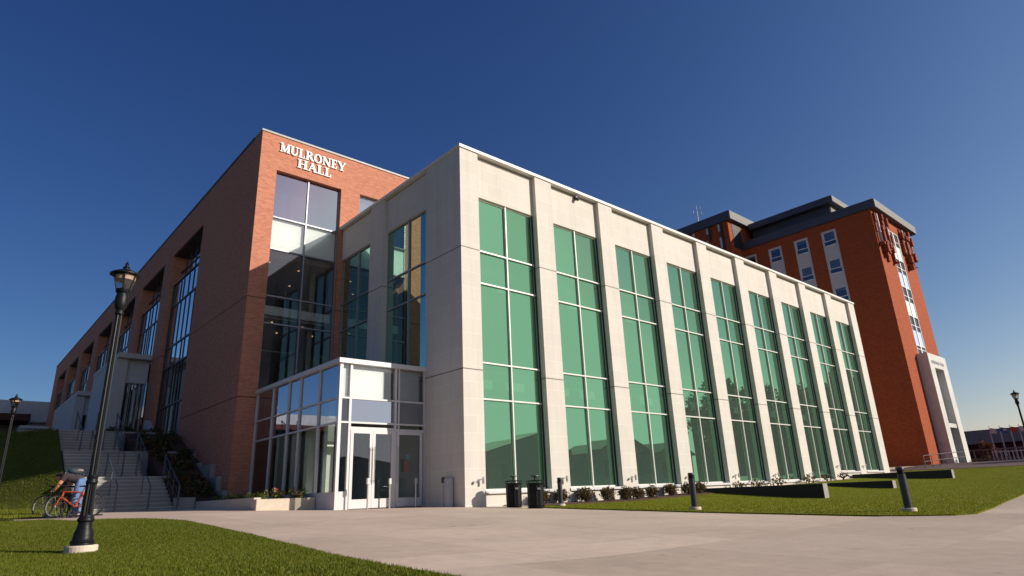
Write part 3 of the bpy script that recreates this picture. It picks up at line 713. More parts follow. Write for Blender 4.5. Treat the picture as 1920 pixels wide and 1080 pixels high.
# ------------------------------------------------------------------ glazed vestibule
VX, VY, VH = -3.59, 2.45, 5.17
vs = thing('entrance_vestibule', (VX, VY, 0), 'white framed glass entrance box between the brick hall and the stone wing', 'entrance')
yv = [2.45, 4.11, 5.80, 6.90, 8.55, 10.43]; zv = [.62, 2.93, 3.78, 5.0]
f = MB(); t = .03
f.box(VX, VX + .12, VY, VY + .12, .0, 5.0)
for y in yv[1:-1]: f.box(VX, VX + .12, y - t, y + t, zv[0], 5.0)
f.box(VX, VX + .12, 10.36, 10.43, zv[0], 5.0)
for z in zv[1:3]:
    for a, c in zip(yv[:-1], yv[1:]): f.box(VX + .005, VX + .115, a + (.12 if a == yv[0] else t), c - t if c < 10.4 else 10.36, z - t, z + t)
f.box(VX, VX + .14, VY + .12, 10.43, .03, zv[0]); 
# front
for x in (-3.14, -1.30): f.box(x - .045, x + .045, VY, VY + .12, .0, 5.0)
f.box(-1.19, -1.13, VY, VY + .12, 2.76, 5.0)
f.box(-.06, -.003, VY, VY + .12, 0.0, 5.0)
for z in zv[1:3]:
    for a, c in ((VX + .12, -3.185), (-3.095, -1.345), (-1.255, -1.19), (-1.13, -.06)): f.box(a, c, VY + .005, VY + .115, z - t, z + t)
f.box(VX + .12, -3.185, VY + .0, VY + .1, .0, .62)
f.box(-3.095, -1.345, VY, VY + .13, 2.68, 2.78); f.box(-1.255, -.06, VY + .003, VY + .13, 2.68, 2.758)
f.build('frame', 'white', vs)
w = MB(); w.box(VX - .08, -.004, VY - .09, 10.43, 5.0 + .002, VH); w.build('roof', 'white', vs)
w = MB(); w.box(VX + .13, -.03, VY + .2, 10.4, 4.86, 4.99); w.build('ceiling', 'ceiling', vs)
w = MB(); w.box(VX + .15, 0, VY + .13, 10.44, -.05, .045); w.build('floor', 'greyconc', vs)
def quadx(m_, x, a, c, z0, z1, e=0): m_.add([(x + e, c, z0), (x - e, a, z0), (x - e, a, z1), (x + e, c, z1)], [(0, 1, 2, 3)])
def quady(m_, y, a, c, z0, z1, e=0): m_.add([(a, y + e, z0), (c, y - e, z0), (c, y - e, z1), (a, y + e, z1)], [(0, 1, 2, 3)])
gl = MB()
for a, c in zip(yv[:-1], yv[1:]): quadx(gl, VX + .06, a, c, zv[0], zv[1], .003)
quady(gl, VY + .06, VX + .06, -3.14, .62, zv[1]); quady(gl, VY + .06, VX + .06, -3.14, zv[1], 5.0)
quady(gl, VY + .06, -3.09, -1.3, 3.78, 5.0); quady(gl, VY + .06, -1.25, -.05, 3.78, 5.0)
gl.build('pane', 'hallglass', vs)
gl = MB()
for a, c in zip(yv[:-1], yv[1:]):
    for q0, q1 in zip(zv[1:-1], zv[2:]): quadx(gl, VX + .06, a, c, q0, q1, .003)
quady(gl, VY + .06, -3.09, -1.3, 2.93, 3.78, .004); quady(gl, VY + .06, -1.25, -.05, 2.93, 3.78, .004)
gl.build('tinted_pane', 'greyglass', vs)
w = MB(); w.box(-3.06, -1.72, VY + .16, VY + .18, 3.84, 4.85); w.box(VX + .16, -3.2, VY + .16, VY + .18, 3.84, 4.85); w.build('roller_blind', 'blind', vs)
w = MB(); w.box(-1.1, -.2, VY + .16, VY + .18, 3.84, 4.92); w.build('roller_blind', 'paleblind', vs)
w = MB(); w.box(VX + .2, VX + .22, 2.9, 8.4, 3.84, 4.85); w.build('roller_blind', 'paleblind', vs)
w = MB()
for y in (3.7, 5.3, 6.55, 8.1): w.box(VX + .25, VX + .5, y, y + .3, .05, 4.86)
w.box(-2.9, -2.6, 6.0, 6.3, .05, 4.86); w.box(-1.7, -1.5, 7.4, 7.6, .05, 4.86); w.build('column', 'column', vs)
w = MB(); w.box(-.16, -.1, 2.7, 10.2, .05, 4.86); w.build('inner_wall', 'inner', vs)
w = MB()
for (x, y) in ((-2.4, 4.0), (-2.4, 6.0), (-1.2, 8.0), (-2.9, 9.0)):
    w = MB(); w.lathe([(.06, -.03), (.06, -.002)], (x, y, 4.86), 10); w.build('downlight', 'warm', vs)
def door(x0, x1, hand):
    f = MB(); y = VY - .02; z0, z1 = .05, 2.677
    f.box(x0, x0 + .11, y, y + .06, z0, z1); f.box(x1 - .11, x1, y, y + .06, z0, z1); f.box(x0 + .11, x1 - .11, y, y + .06, z1 - .12, z1); f.box(x0 + .11, x1 - .11, y, y + .06, z0, z0 + .30)
    o = f.build('door', 'white', vs); gl = MB(); quady(gl, y + .03, x0 + .1, x1 - .1, z0 + .28, z1 - .1); gl.build('door_glass', 'hallglass', o)
    hx = x1 - .05 if hand > 0 else x0 + .05
    h = MB(); h.tube([(hx, y - .07, .85), (hx, y - .07, 2.1)], .016, 8)
    for z in (.95, 2.0): h.tube([(hx, y - .07, z), (hx, y + .005, z)], .01, 6)
    h.build('handle', 'steel', o)
    return o
door(-3.09, -2.235, 1); door(-2.225, -1.35, -1); d3 = door(-1.25, -.13, -1)
w = MB(); w.box(-.82, -.70, VY + .035, VY + .04, 1.25, 1.62); w.build('poster', 'redpost', d3)
w = MB(); w.box(-.80, -.68, VY + .035, VY + .04, 1.70, 1.86); w.build('poster', 'bluepost', d3)
w = MB(); w.box(-1.02, -.90, VY + .035, VY + .04, 1.25, 1.7); w.build('poster', 'darkframe', d3)

# ------------------------------------------------------------------ planter along the vestibule
pl = thing('concrete_planter', (-5.65, 3.85, gz(-5.65, 3.85)), 'low concrete planter box with flowers beside the glass entrance', 'planter')
z0, z1 = -.1, .48
w = MB(); w.bbox(-5.65, -3.62, 3.85, 4.1, z0, z1, .012); w.bbox(-5.65, -5.4, 4.103, 10.40, z0, z1 + .06, .012); w.build('wall', 'curbstone', pl)
w = MB(); w.box(-5.4, -3.62, 4.1, 10.4, z0, .42); w.build('soil', 'earth', pl)
def leafclump(c, r3, n, size, up=.3):
    m_ = MB(); v = []; fs = []
    for i in range(n):
        u = rng.normal(size=3); u /= np.linalg.norm(u); rr = rng.uniform(.35, 1) ** .6
        p = np.array(c) + u * rr * np.array(r3) * (1 + .25 * math.sin(5 * u[0] + 3 * u[1]))
        d = rng.normal(size=3); d[2] += up; d /= np.linalg.norm(d); e = np.cross(d, rng.normal(size=3)); e /= np.linalg.norm(e) + 1e-9
        s_ = size * rng.uniform(.6, 1.3); o = len(v)
        v += [p - e * s_ * .35, p + d * s_ * .5 - e * s_ * .1, p + d * s_, p + d * s_ * .5 + e * s_ * .55]; fs.append((o, o + 1, o + 2, o + 3))
    m_.add(v, fs); return m_
def shrub(name, x, y, z, r, h, label, cat='shrub', group=None, m='shrub', n=160, size=.11, petals=0):
    t_ = thing(name, (x, y, z), label, cat, group)
    s_ = MB()
    for k in range(5):
        a = k * 1.26 + x; s_.tube([(x, y, z - .03), (x + math.cos(a) * r * .3, y + math.sin(a) * r * .3, z + h * .45), (x + math.cos(a) * r * .6, y + math.sin(a) * r * .6, z + h * .8)], [.012, .009, .004], 5)
    s_.build('stem', 'twig', t_)
    leafclump((x, y, z + h * .55), (r, r, h * .5), n, size).build('foliage', m, t_)
    if petals: leafclump((x, y, z + h * .85), (r * .9, r * .9, h * .22), petals, .07).build('flowers', 'petal', t_)
    return t_
for i in range(9):
    x = -5.25 + i * .19 + rng.uniform(-.05, .05); fl = i in (2, 3, 5, 6)
    shrub('flower_plant', x, 4.25 + rng.uniform(-.05, .35), .42, .15, .22 + .08 * (i % 3), 'low bedding plant with pinkish orange flowers in the lit planter' if fl else 'low yellow green bedding plant in the lit planter', 'plant', 'bedding plants in the planter', 'flowerleaf', 70, .09, 26 if fl else 0)
for i in range(7):
    y = 5.2 + i * .75; shrub('bedding_plant', -5.15 + rng.uniform(-.1, .2), y, .42, .2, .28, 'leafy bedding plant in the shaded side of the planter', 'plant', 'plants along the shaded side of the planter', 'flowerleaf', 70, .1)

# ------------------------------------------------------------------ stairs with terraces
sg = thing('concrete_stairs', (-8, 10.5, .25), 'wide grey concrete stairs in three flights beside the brick hall', 'stairs')
flights = [(10.5, 12.75, .25, 1.64, 9, -9.68, -6.42), (14.0, 15.96, 1.64, 2.90, 8, -9.70, -6.94), (17.1, 19.06, 2.90, 4.10, 8, -9.92, -7.36)]
w = MB()
for fi, (y0, y1, z0, z1, n, xl, xr) in enumerate(flights):
    rz, tr = (z1 - z0) / n, (y1 - y0) / (n - 1) if n > 1 else 0
    prof = []
    for i in range(n):
        prof += [(y0 + i * tr, z0 + i * rz), (y0 + i * tr, z0 + (i + 1) * rz)]
    ynext = flights[fi + 1][0] if fi < 2 else 19.2
    prof += [(ynext, z1), (ynext, z0 - .6), (y0, z0 - .6)]
    w.prism([(p[0] + .0, p[1]) for p in prof], xl, xr, 'x')
w.build('steps', 'stair', sg)
w = MB()
for (y0, y1, z0, z1, n, xl, xr) in flights:
    for i in range(n):
        yy = y0 + i * (y1 - y0) / (n - 1); zz = z0 + (i + 1) * (z1 - z0) / n; w.box(xl + .01, xr - .01, yy - .018, yy + .05, zz - .035, zz + .003)
w.build('nosing', 'nosing', sg)
for (y, x0, zt) in ((10.42, -6.44, .72), (12.80, -6.40, 1.66), (16.02, -6.92, 2.93), (19.12, -7.34, 4.12)):
    w = MB(); w.bbox(x0, BX - .25 if y > 10.5 else -5.66, y, y + .2, -.3, zt, .012); w.build('retaining_wall', 'stair', sg)
w = MB()
for (y0, y1, x0, za, zb) in ((10.62, 12.8, -6.41, .62, 1.56), (13.0, 16.02, -6.41, 1.62, 2.84), (16.22, 19.12, -6.93, 2.88, 4.04), (19.32, 27.5, -7.2, 3.95, 4.9)):
    x1 = BX - .006
    w.add([(x0, y0, za), (x1, y0, za), (x1, y1, zb), (x0, y1, zb), (x0, y0, -.3), (x1, y0, -.3), (x1, y1, -.3), (x0, y1, -.3)], [(0, 1, 2, 3), (0, 4, 5, 1), (1, 5, 6, 2), (2, 6, 7, 3), (3, 7, 4, 0)])
w.build('planting_bed', 'earth', sg)
w = MB()
for (y0, y1, zt) in ((10.46, 11.3, .95), (11.3, 12.1, 1.55), (12.25, 14.2, 2.12), (14.25, 15.4, 2.3), (15.45, 17.4, 2.95), (17.45, 19.1, 3.2)):
    w.bbox(BX - .24, BX - .005, y0, y1, -.2, zt, .01)
w.build('stepped_curb', 'stair', sg)
w = MB()
w.add([(-5.0, 21.2, 3.75), (-4.7, 21.2, 3.75), (-4.7, 24.4, 5.35), (-5.0, 24.4, 5.35), (-5.0, 21.2, 3.2), (-4.7, 21.2, 3.2), (-4.7, 24.4, 4.5), (-5.0, 24.4, 4.5)], [(0, 1, 2, 3), (0, 4, 5, 1), (1, 5, 6, 2), (2, 6, 7, 3), (3, 7, 4, 0), (4, 7, 6, 5)])
w.build('sloped_curb', 'greyconc', sg)
def handrail(x, y0, y1, z0, z1, label, nm='handrail', h=.92, posts=3, side=0, mtop='rail'):
    t_ = thing(nm, (x, y0, z0), label, 'handrail', 'handrails on the stairs')
    w_ = MB(); w_.tube([(x, y0 - .35, z0 + .12), (x, y0 - .3, z0 + h), (x, y1 + .25, z1 + h), (x, y1 + .3, z1 + .1)], .024, 8); w_.build('rail', mtop, t_)
    for i in range(posts):
        w_ = MB(); a = i / (posts - 1); yy = y0 - .2 + (y1 - y0 + .3) * a; w_.tube([(x, yy, z0 + (z1 - z0) * a - .05), (x, yy, z0 + (z1 - z0) * a + h)], .018, 6); w_.build('post', 'railpost', t_)
    if side:
        for q in (.35, .62): w_ = MB(); w_.tube([(x, y0 - .3, z0 + h * q), (x, y1 + .25, z1 + h * q)], .011, 6); w_.build('guard_rail', 'railpost', t_)
words = ('bottom', 'middle', 'top')
for fi, (y0, y1, z0, z1, n, xl, xr) in enumerate(flights):
    handrail(xr + .06, y0, y1, z0, z1, f'dark handrail along the planted right edge of the {words[fi]} stair flight', side=1, posts=4)
    wd = xr - xl
    handrail(xl + wd * .36, y0, y1, z0, z1, f'bluish handrail standing left of centre on the {words[fi]} stair flight')
    handrail(xl + wd * .70, y0, y1, z0, z1, f'bluish handrail standing right of centre on the {words[fi]} stair flight')
k = 0
for (y0, y1, x0, za, zb, n) in ((10.8, 12.5, -6.1, .70, 1.45, 16), (13.2, 15.7, -6.1, 1.68, 2.7, 16), (16.4, 18.8, -6.6, 2.94, 3.9, 16), (19.6, 24, -6.9, 4.0, 4.5, 7)):
    tn = ('lowest', 'second', 'third', 'uppermost')[k]; k += 1
    for i in range(n):
        x = rng.uniform(x0, -4.9); y = rng.uniform(y0, y1); z = za + (zb - za) * (y - y0) / (y1 - y0)
        red = i % 3 == 0
        shrub('terrace_shrub', x, y, z, .26 + .1 * rng.random(), .30 + .12 * rng.random(), f'low {"russet" if red else "green"} shrub in the {tn} planted terrace beside the stairs', 'shrub', f'{"russet" if red else "green"} shrubs in the {tn} terrace', 'redshrub' if red else 'shrub', 110, .13)

# ------------------------------------------------------------------ brick tower
TX, TY = 54.0, 1.2
tw = thing('brick_tower', (TX, TY, 1.2), 'tall orange brick tower block with white framed window columns and dark roof edge', 'building')
w = MB()
wc = [4.9 + 3.02 * k for k in range(4)]     # window columns on the shaded face
ys = [TY] + [v for c in wc for v in (c, c + 1.58)] + [16.4]
for a, c in zip(ys[::2], ys[1::2]): w.box(TX, TX + .4, a, c, .3, 26.95)
for c in wc: w.box(TX, TX + .4, c, c + 1.58, 26.1, 26.95)
w.box(TX + .4, 58.2, TY, TY + .4, .3, 26.95); w.box(61.1, 65.1, TY, TY + .4, .3, 26.95); w.box(58.2, 61.1, TY, TY + .4, 25.75, 26.95); w.box(58.2, 61.1, TY, TY + .4, .3, 12.2)
w.box(64.7, 65.1, TY + .4, 28, .3, 26.95); w.box(TX + .4, 64.7, 27, 27.4, .3, 26.9)
w.build('wall', 'tbrick', tw)
w = MB(); w.box(51.2, 58.0, 15.43, 15.8, .3, 30.1); w.box(51.2, 51.6, 15.8, 28, .3, 30.1); w.box(57.6, 58.0, 15.8, 28, .3, 30.1); w.build('wing_wall', 'tbrick', tw)
w = MB(); w.box(53.8, 66.3, .7, 15.42, 26.96, 27.9); w.build('roof', 'slate', tw)
w = MB(); w.box(53.86, 66.3, .62, .698, 27.0, 27.88); w.build('roof_edge', 'fascia', tw)
w = MB(); w.box(50.9, 58.4, 14.95, 28.2, 30.11, 31.2); w.build('wing_roof', 'slate', tw)
w = MB(); w.box(50.96, 58.4, 14.87, 14.948, 30.15, 31.18); w.build('wing_roof_edge', 'fascia', tw)
w = MB(); w.box(56.0, 63, 5.7, 14.9, 27.92, 29.7); w.box(55.2, 63.6, 5.06, 14.9, 29.702, 30.45); w.build('penthouse', 'slate', tw)
w = MB(); w.box(55.25, 63.6, 4.98, 5.058, 29.75, 30.43); w.box(56.1, 63, 5.62, 5.698, 27.95, 29.68); w.build('penthouse_edge', 'fascia', tw)
for ci, c in enumerate(wc):
    f = MB(); f.box(TX + .05, TX + .16, c, c + .2, 1.6, 26.1); f.box(TX + .05, TX + .16, c + 1.38, c + 1.58, 1.6, 26.1); f.box(TX + .05, TX + .16, c + .2, c + 1.38, 25.86, 26.1)
    for k in range(8):
        zt = 25.86 - 3.15 * k; zb = zt - 1.46; f.box(TX + .09, TX + .2, c + .2, c + 1.38, zb - 1.69, zb - .02)
    f.build('window_surround', 'towerframe' if False else 'towerpanel', tw)
    for k in range(8):
        zt = 25.86 - 3.15 * k; zb = zt - 1.46
        sh = MB(); sh.box(TX + .07, TX + .15, c + .2, c + 1.38, zb + .50, zb + .56); sh.box(TX + .06, TX + .15, c + .2, c + 1.38, zb - .02, zb + .05); sh.box(TX + .07, TX + .15, c + .2, c + .25, zb + .56, zt); sh.box(TX + .07, TX + .15, c + 1.33, c + 1.38, zb + .56, zt)
        o = sh.build('window', 'towerframe', tw)
        gl = MB(); gl.add([(TX + .13, c + 1.38, zb), (TX + .13, c + .2, zb), (TX + .13, c + .2, zt), (TX + .13, c + 1.38, zt)], [(0, 1, 2, 3)]); gl.build('pane', 'towerglass', o)
        bz = zt - (.92, .95, .35, .9, .2, .93, .3, .6)[(k * 3 + ci * 2) % 8]
        bl = MB(); bl.box(TX + .18, TX + .2, c + .2, c + 1.38, bz, zt); bl.build('blind', 'paleblind', o)
w = MB(); w.box(TX + .5, TX + .6, TY + 1, 17, .3, 26); w.box(57, 62.2, TY + .7, TY + .8, .3, 26); w.build('inner_wall', 'innerdark', tw)
f = MB(); zl = 25.75
f.box(58.2, 58.32, TY + .02, TY + .2, 12.2, zl); f.box(60.98, 61.1, TY + .02, TY + .2, 12.2, zl); f.box(59.55, 59.75, TY + .02, TY + .2, 12.2, zl)
f.build('window_strip', 'towerframe', tw)
z = zl; k = 0
while z > 12.4:
    zb = max(z - 1.6, 12.2); o = None
    fr = MB(); pn = MB(); pl_ = MB()
    for a, c in ((58.32, 59.55), (59.75, 60.98)):
        fr.box(a, c, TY + .03, TY + .2, z - .08, z); fr.box(a, c, TY + .05, TY + .118, zb + .5, zb + .56)
        pn.box(a, c, TY + .12, TY + .2, zb, z - .08); pl_.box(a, c, TY + .09, TY + .2, zb - 1.5, zb - .001)
    o = fr.build('window', 'towerframe', tw); pn.build('pane', 'voidglass', o)
    if zb > 13.5: pl_.build('panel', 'creampanel' if k % 2 == 0 else 'bluepanel', tw)
    z -= 3.15; k += 1
# sculpted brick reliefs at the head of the sunny face, pale slots between
def relief(x0, x1, zlow, seed):
    rr = random.Random(seed); m_ = MB(); p_ = MB()
    n = 6
    for i in range(n):
        xx = x0 + (x1 - x0) * i / n; wdt = (x1 - x0) / n * rr.uniform(.45, .75); zt = 26.7; zz = zlow + rr.uniform(-.6, 1.2)
        z = zt
        while z > zz:
            hh = rr.uniform(.5, 1.3); dp = rr.uniform(.1, .6); m_.box(xx + rr.uniform(0, .12), xx + wdt + rr.uniform(0, .15), TY - dp, TY - .003, max(z - hh, zz), z - .02 - rr.uniform(0, .2)); z -= hh
        if i % 2 == 0: p_.box(xx + wdt + .16, xx + wdt + .34, TY - .3, TY - .004, 24.0 - rr.uniform(0, .7), 26.5)
    o = m_.build('brick_relief', 'tbrick_dark', tw); p_.build('pale_slot', 'towerpanel', o)
relief(54.15, 57.9, 22.0, 1); relief(61.4, 64.9, 22.4, 2)
m_ = MB()
for (y, za, zb) in ((18.0, 29.25, 30.0), (16.45, 29.1, 30.0), (16.4, 27.0, 28.3), (18.2, 27.2, 28.4), (19.9, 29.3, 30.0)): m_.box(51.12, 51.197, y, y + .28, za, zb)
m_.build('slot_window', 'towerpanel', tw)
m_ = MB()
for (y, za, zb) in ((17.72, 28.3, 30.0), (16.17, 28.2, 30.0), (16.12, 26.6, 28.3)): m_.box(51.05, 51.196, y, y + .26, za, zb)
m_.box(52.0, 53.9, 15.38, 15.428, 26.9, 30.0); m_.build('dark_slot', 'darkframe', tw)
m_ = MB(); m_.tube([(52, 19.6, 31.2), (52, 19.6, 33.0), (52, 19.6, 33.9)], [.09, .06, .02], 6)
for (dx, dy, z) in ((.0, -.5, 33.2), (0, .5, 32.9), (0, -.6, 32.4)): m_.tube([(52, 19.6, z), (52 + dx, 19.6 + dy, z), (52 + dx, 19.6 + dy, z + .5)], .025, 5)
m_.build('antenna', 'towerpanel', tw)
# white precast portal
f = MB(); x0, x1, yf = 57.27, 62.9, .22
f.box(x0, x0 + 1.35, yf, TY - .003, .8, 10.62); f.box(x1 - 1.5, x1, yf, TY - .003, .8, 10.62); f.box(x0, x1, yf, TY - .003, 10.622, 12.0); f.box(x0 + 1.352, x1 - 1.502, yf + .1, TY - .003, 4.85, 5.25)
po = f.build('portal', 'whiteconc', tw)
f = MB(); f.box(x0 + 1.352, x1 - 1.502, TY - .25, TY - .1, 5.252, 10.62); f.build('recessed_panel', 'greyconc', po)
f = MB(); f.box(x0 + 1.352, x1 - 1.502, TY - .25, TY - .1, .8, 4.848); f.build('doorway', 'innerdark', po)
f = MB()
xx = x0 + .75
for wd in (.16, .2, .18, .22, .2, .16, .2, .2, .18, 0, .24, .2, .2, .2):
    if wd: f.box(xx, xx + wd, yf - .03, yf - .003, 11.02, 11.30 + .06 * (wd > .21))
    xx += .28
f.build('lettering', 'greyletter', po)

# ------------------------------------------------------------------ lamp posts
def lamp_post(loc, label):
    t_ = thing('lamp_post', loc, label, 'street lamp', 'black lantern lamp posts'); X, Y, Z = loc; c = (X, Y, Z)
    w_ = MB(); w_.lathe([(.205, -.25), (.205, .085), (.195, .10)], c, 28); w_.build('footing', 'curbstone', t_)
    w_ = MB(); w_.lathe([(.155, .10), (.155, .105), (.145, .11), (.143, .125), (.150, .135), (.150, .155), (.131, .175), (.127, .22), (.118, .28), (.097, .33), (.093, .345), (.089, .38), (.089, .41), (.107, .425), (.110, .445), (.1, .465), (.09, .48), (.084, .5)], c, 24); w_.build('base', 'black', t_, True)
    w_ = MB(); w_.lathe([(.081, .5), (.070, .94)], c, 28, .16); w_.build('fluted_foot', 'black', t_)
    w_ = MB(); w_.lathe([(.065, .93), (.077, .945), (.08, .965), (.071, .98), (.067, 1.0), (.073, 1.015), (.075, 1.03), (.062, 1.05), (.058, 1.06)], c, 20); w_.build('collar', 'black', t_, True)
    w_ = MB(); w_.lathe([(.055, 1.05), (.052, 2.2), (.046, 3.52)], c, 24, .16); w_.build('shaft', 'black', t_)
    w_ = MB(); w_.lathe([(.048, 3.50), (.066, 3.52), (.062, 3.55), (.053, 3.58), (.08, 3.62), (.094, 3.70), (.09, 3.80), (.076, 3.86), (.1, 3.885), (.105, 3.915), (.09, 3.925)], c, 18); w_.build('capital', 'black', t_, True)
    n = 6; w_ = MB(); gl_ = MB()
    def ring(r_, z): return [(X + r_ * math.cos(2 * math.pi * k / n + .3), Y + r_ * math.sin(2 * math.pi * k / n + .3), Z + z) for k in range(n)]
    lo, hi = ring(.105, 3.92), ring(.178, 4.17)
    for k in range(n): w_.tube([lo[k], hi[k]], .011, 5)
    for rg in (lo, hi): 
        for k in range(n): w_.tube([rg[k], rg[(k + 1) % n]], .012, 5)
    w_.build('lantern_frame', 'black', t_)
    gl_.add(ring(.102, 3.925) + ring(.173, 4.165), [(k, (k + 1) % n, n + (k + 1) % n, n + k) for k in range(n)]); gl_.build('lantern_glass', 'lampglass', t_)
    w_ = MB(); w_.lathe([(.145, 4.085), (.158, 4.145), (.145, 4.15)], c, 18); w_.build('reflector', 'lampcap', t_, True)
    w_ = MB(); w_.lathe([(.195, 4.165), (.222, 4.175), (.220, 4.19), (.175, 4.22), (.10, 4.255), (.05, 4.275), (.045, 4.30), (.055, 4.31), (.03, 4.325), (.022, 4.36), (.03, 4.372), (.012, 4.39), (.004, 4.43)], c, 24); w_.build('lantern_roof', 'black', t_, True)
    return t_
L0 = (-11.98, -6.73, -.27)
lamp = lamp_post(L0, 'tall black lamp post with a fluted shaft on the near left lawn')
def lamp_copy(loc, label):
    c = copy_tree(lamp); c.location = loc; c['label'] = label; return c
lamp_copy((-11.86, 13.23, .42), 'black lamp post leaning into view at the far left before the grass bank')
lamp_copy((30.26, -10.37, .30), 'black lamp post at the far right edge beyond the sunlit lawn')

# ------------------------------------------------------------------ bollards, bins, door posts
def bollard(x, y, label, h=.95):
    z = gz(x, y) + .03; t_ = thing('bollard', (x, y, z), label, 'bollard', 'dark bollard lights by the lawn')
    w_ = MB(); w_.lathe([(.16, -.2), (.16, .055), (.15, .07)], (x, y, z), 20); w_.build('footing', 'curbstone', t_)
    w_ = MB(); w_.lathe([(.085, .07), (.085, h - .16)], (x, y, z), 20); w_.build('post', 'darkframe', t_, True)
    w_ = MB(); w_.lathe([(.075, h - .158), (.075, h - .06)], (x, y, z), 20); w_.build('light_slot', 'blackplastic', t_, True)
    w_ = MB(); w_.lathe([(.087, h - .058), (.087, h - .01), (.08, h)], (x, y, z), 20); w_.build('cap', 'darkframe', t_, True)
bollard(2.95, -1.65, 'dark bollard beside the two black bins at the lawn corner')
bollard(1.75, -7.85, 'dark bollard on the lawn edge in front of the fourth window')
bollard(2.75, -12.7, 'dark bollard nearest the right corner of the lawn')
def trash_bin(x, y, label):
    z = gz(x, y); t_ = thing('trash_bin', (x, y, z), label, 'bin', 'black round litter bins'); c = (x, y, z)
    w_ = MB(); w_.lathe([(.27, .0), (.27, .03), (.25, .04), (.26, .07), (.27, .09), (.275, .72), (.26, .74)], c, 28, .045); w_.build('slatted_body', 'blackplastic', t_)
    w_ = MB(); w_.torus((x, y, z + .78), .285, .018, (0, 0, 1), 28); w_.torus((x, y, z + .06), .28, .014, (0, 0, 1), 28)
    w_.lathe([(.29, .845), (.30, .85), (.30, .875), (.26, .88), (.12, .87), (.12, .86)], c, 28); 
    for k in range(6): a = k * math.pi / 3; w_.tube([(x + .275 * math.cos(a), y + .275 * math.sin(a), z + .72), (x + .29 * math.cos(a), y + .29 * math.sin(a), z + .86)], .012, 5)
    w_.build('rim', 'blackplastic', t_)
    w_ = MB(); w_.tube([(x, y, z + .86), (x, y, z + .99)], .03, 8); w_.lathe([(.02, .99), (.16, 1.0), (.15, 1.03), (.03, 1.05)], c, 20); w_.build('ash_cap', 'darkframe', t_)
    w_ = MB(); w_.lathe([(.235, .1), (.24, .80), (.21, .80), (.2, .76)], c, 20); w_.build('liner', 'darkframe', t_)
    w_ = MB(); w_.box(x - .19, x - .05, y - .30, y - .284, z + .58, z + .64); w_.build('plate', 'platecol', t_)
trash_bin(1.32, -1.02, 'black round litter bin closest to the stone corner pillar')
trash_bin(1.14, -2.3, 'black round litter bin closest to the lawn and bollard')
def door_post(x, y, label, kind=0):
    z = gz(x, y); t_ = thing('door_post', (x, y, z), label, 'post', 'small posts before the entrance doors')
    w_ = MB(); w_.lathe([(.05, -.1), (.05, .01), (.028, .02), (.028, .86)], (x, y, z), 14); w_.build('pole', 'steel', t_, True)
    w_ = MB(); w_.bbox(x - .05, x + .05, y - .05, y + .05, z + .80, z + 1.0, .01); w_.build('button_head', 'steel' if kind == 0 else 'darkframe', t_)
door_post(-2.75, 1.75, 'slim steel door button post before the left entrance door')
door_post(-1.7, 2.1, 'slim steel door button post before the middle entrance door')
door_post(-.72, 1.95, 'slim steel door button post before the right entrance door')
door_post(-.16, 1.05, 'slim dark post beside the grey pillar at the stone side wall', 1)
z = gz(-.12, .75); t_ = thing('square_bollard', (-.16, .72, z), 'square pale grey post at the foot of the stone corner', 'post')
w = MB(); w.bbox(-.29, -.06, .6, .84, z - .1, z + .95, .012); w.build('post', 'greyconc', t_)

# ------------------------------------------------------------------ garden walls and shrubs before the stone front
def gwall(x, y1, ztop, wdt, label):
    t_ = thing('garden_wall', (x, 0, gz(x, -3)), label, 'wall', 'low dark garden walls on the lawn')
    w_ = MB(); w_.bbox(x - wdt, x, y1 + .02, -.06, -.9, ztop, .015); w_.build('wall', 'wall_shade', t_)
    w_ = MB(); w_.bbox(x - wdt - .003, x + .003, y1, y1 + .018, -.9, ztop + .003, .003); w_.build('lit_end_face', 'wall_lit', t_)
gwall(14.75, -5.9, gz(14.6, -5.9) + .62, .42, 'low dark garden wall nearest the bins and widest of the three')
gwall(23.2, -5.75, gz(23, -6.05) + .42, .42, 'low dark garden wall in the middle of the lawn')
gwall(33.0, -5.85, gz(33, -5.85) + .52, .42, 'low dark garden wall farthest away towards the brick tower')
for i, x in enumerate(np.linspace(3.4, 13.6, 10)):
    xx = x + rng.uniform(-.25, .25); yy = -.42 + rng.uniform(-.12, .12)
    shrub('border_shrub', xx, yy, gz(xx, yy) + .06, .26 + .06 * rng.random(), .40 + .1 * rng.random(), 'small round russet green shrub in the mulch bed under the stone windows', 'shrub', 'shrubs in the bed under the stone windows', 'redshrub', 900, .085)
for i, x in enumerate((17, 19, 21.2, 25, 27.5, 30)):
    shrub('border_shrub', x, -.5, gz(x, -.5) + .03, .35, .38, 'small russet shrub against the far stone wall behind the garden walls', 'shrub', 'shrubs behind the garden walls', 'redshrub', 90, .14)

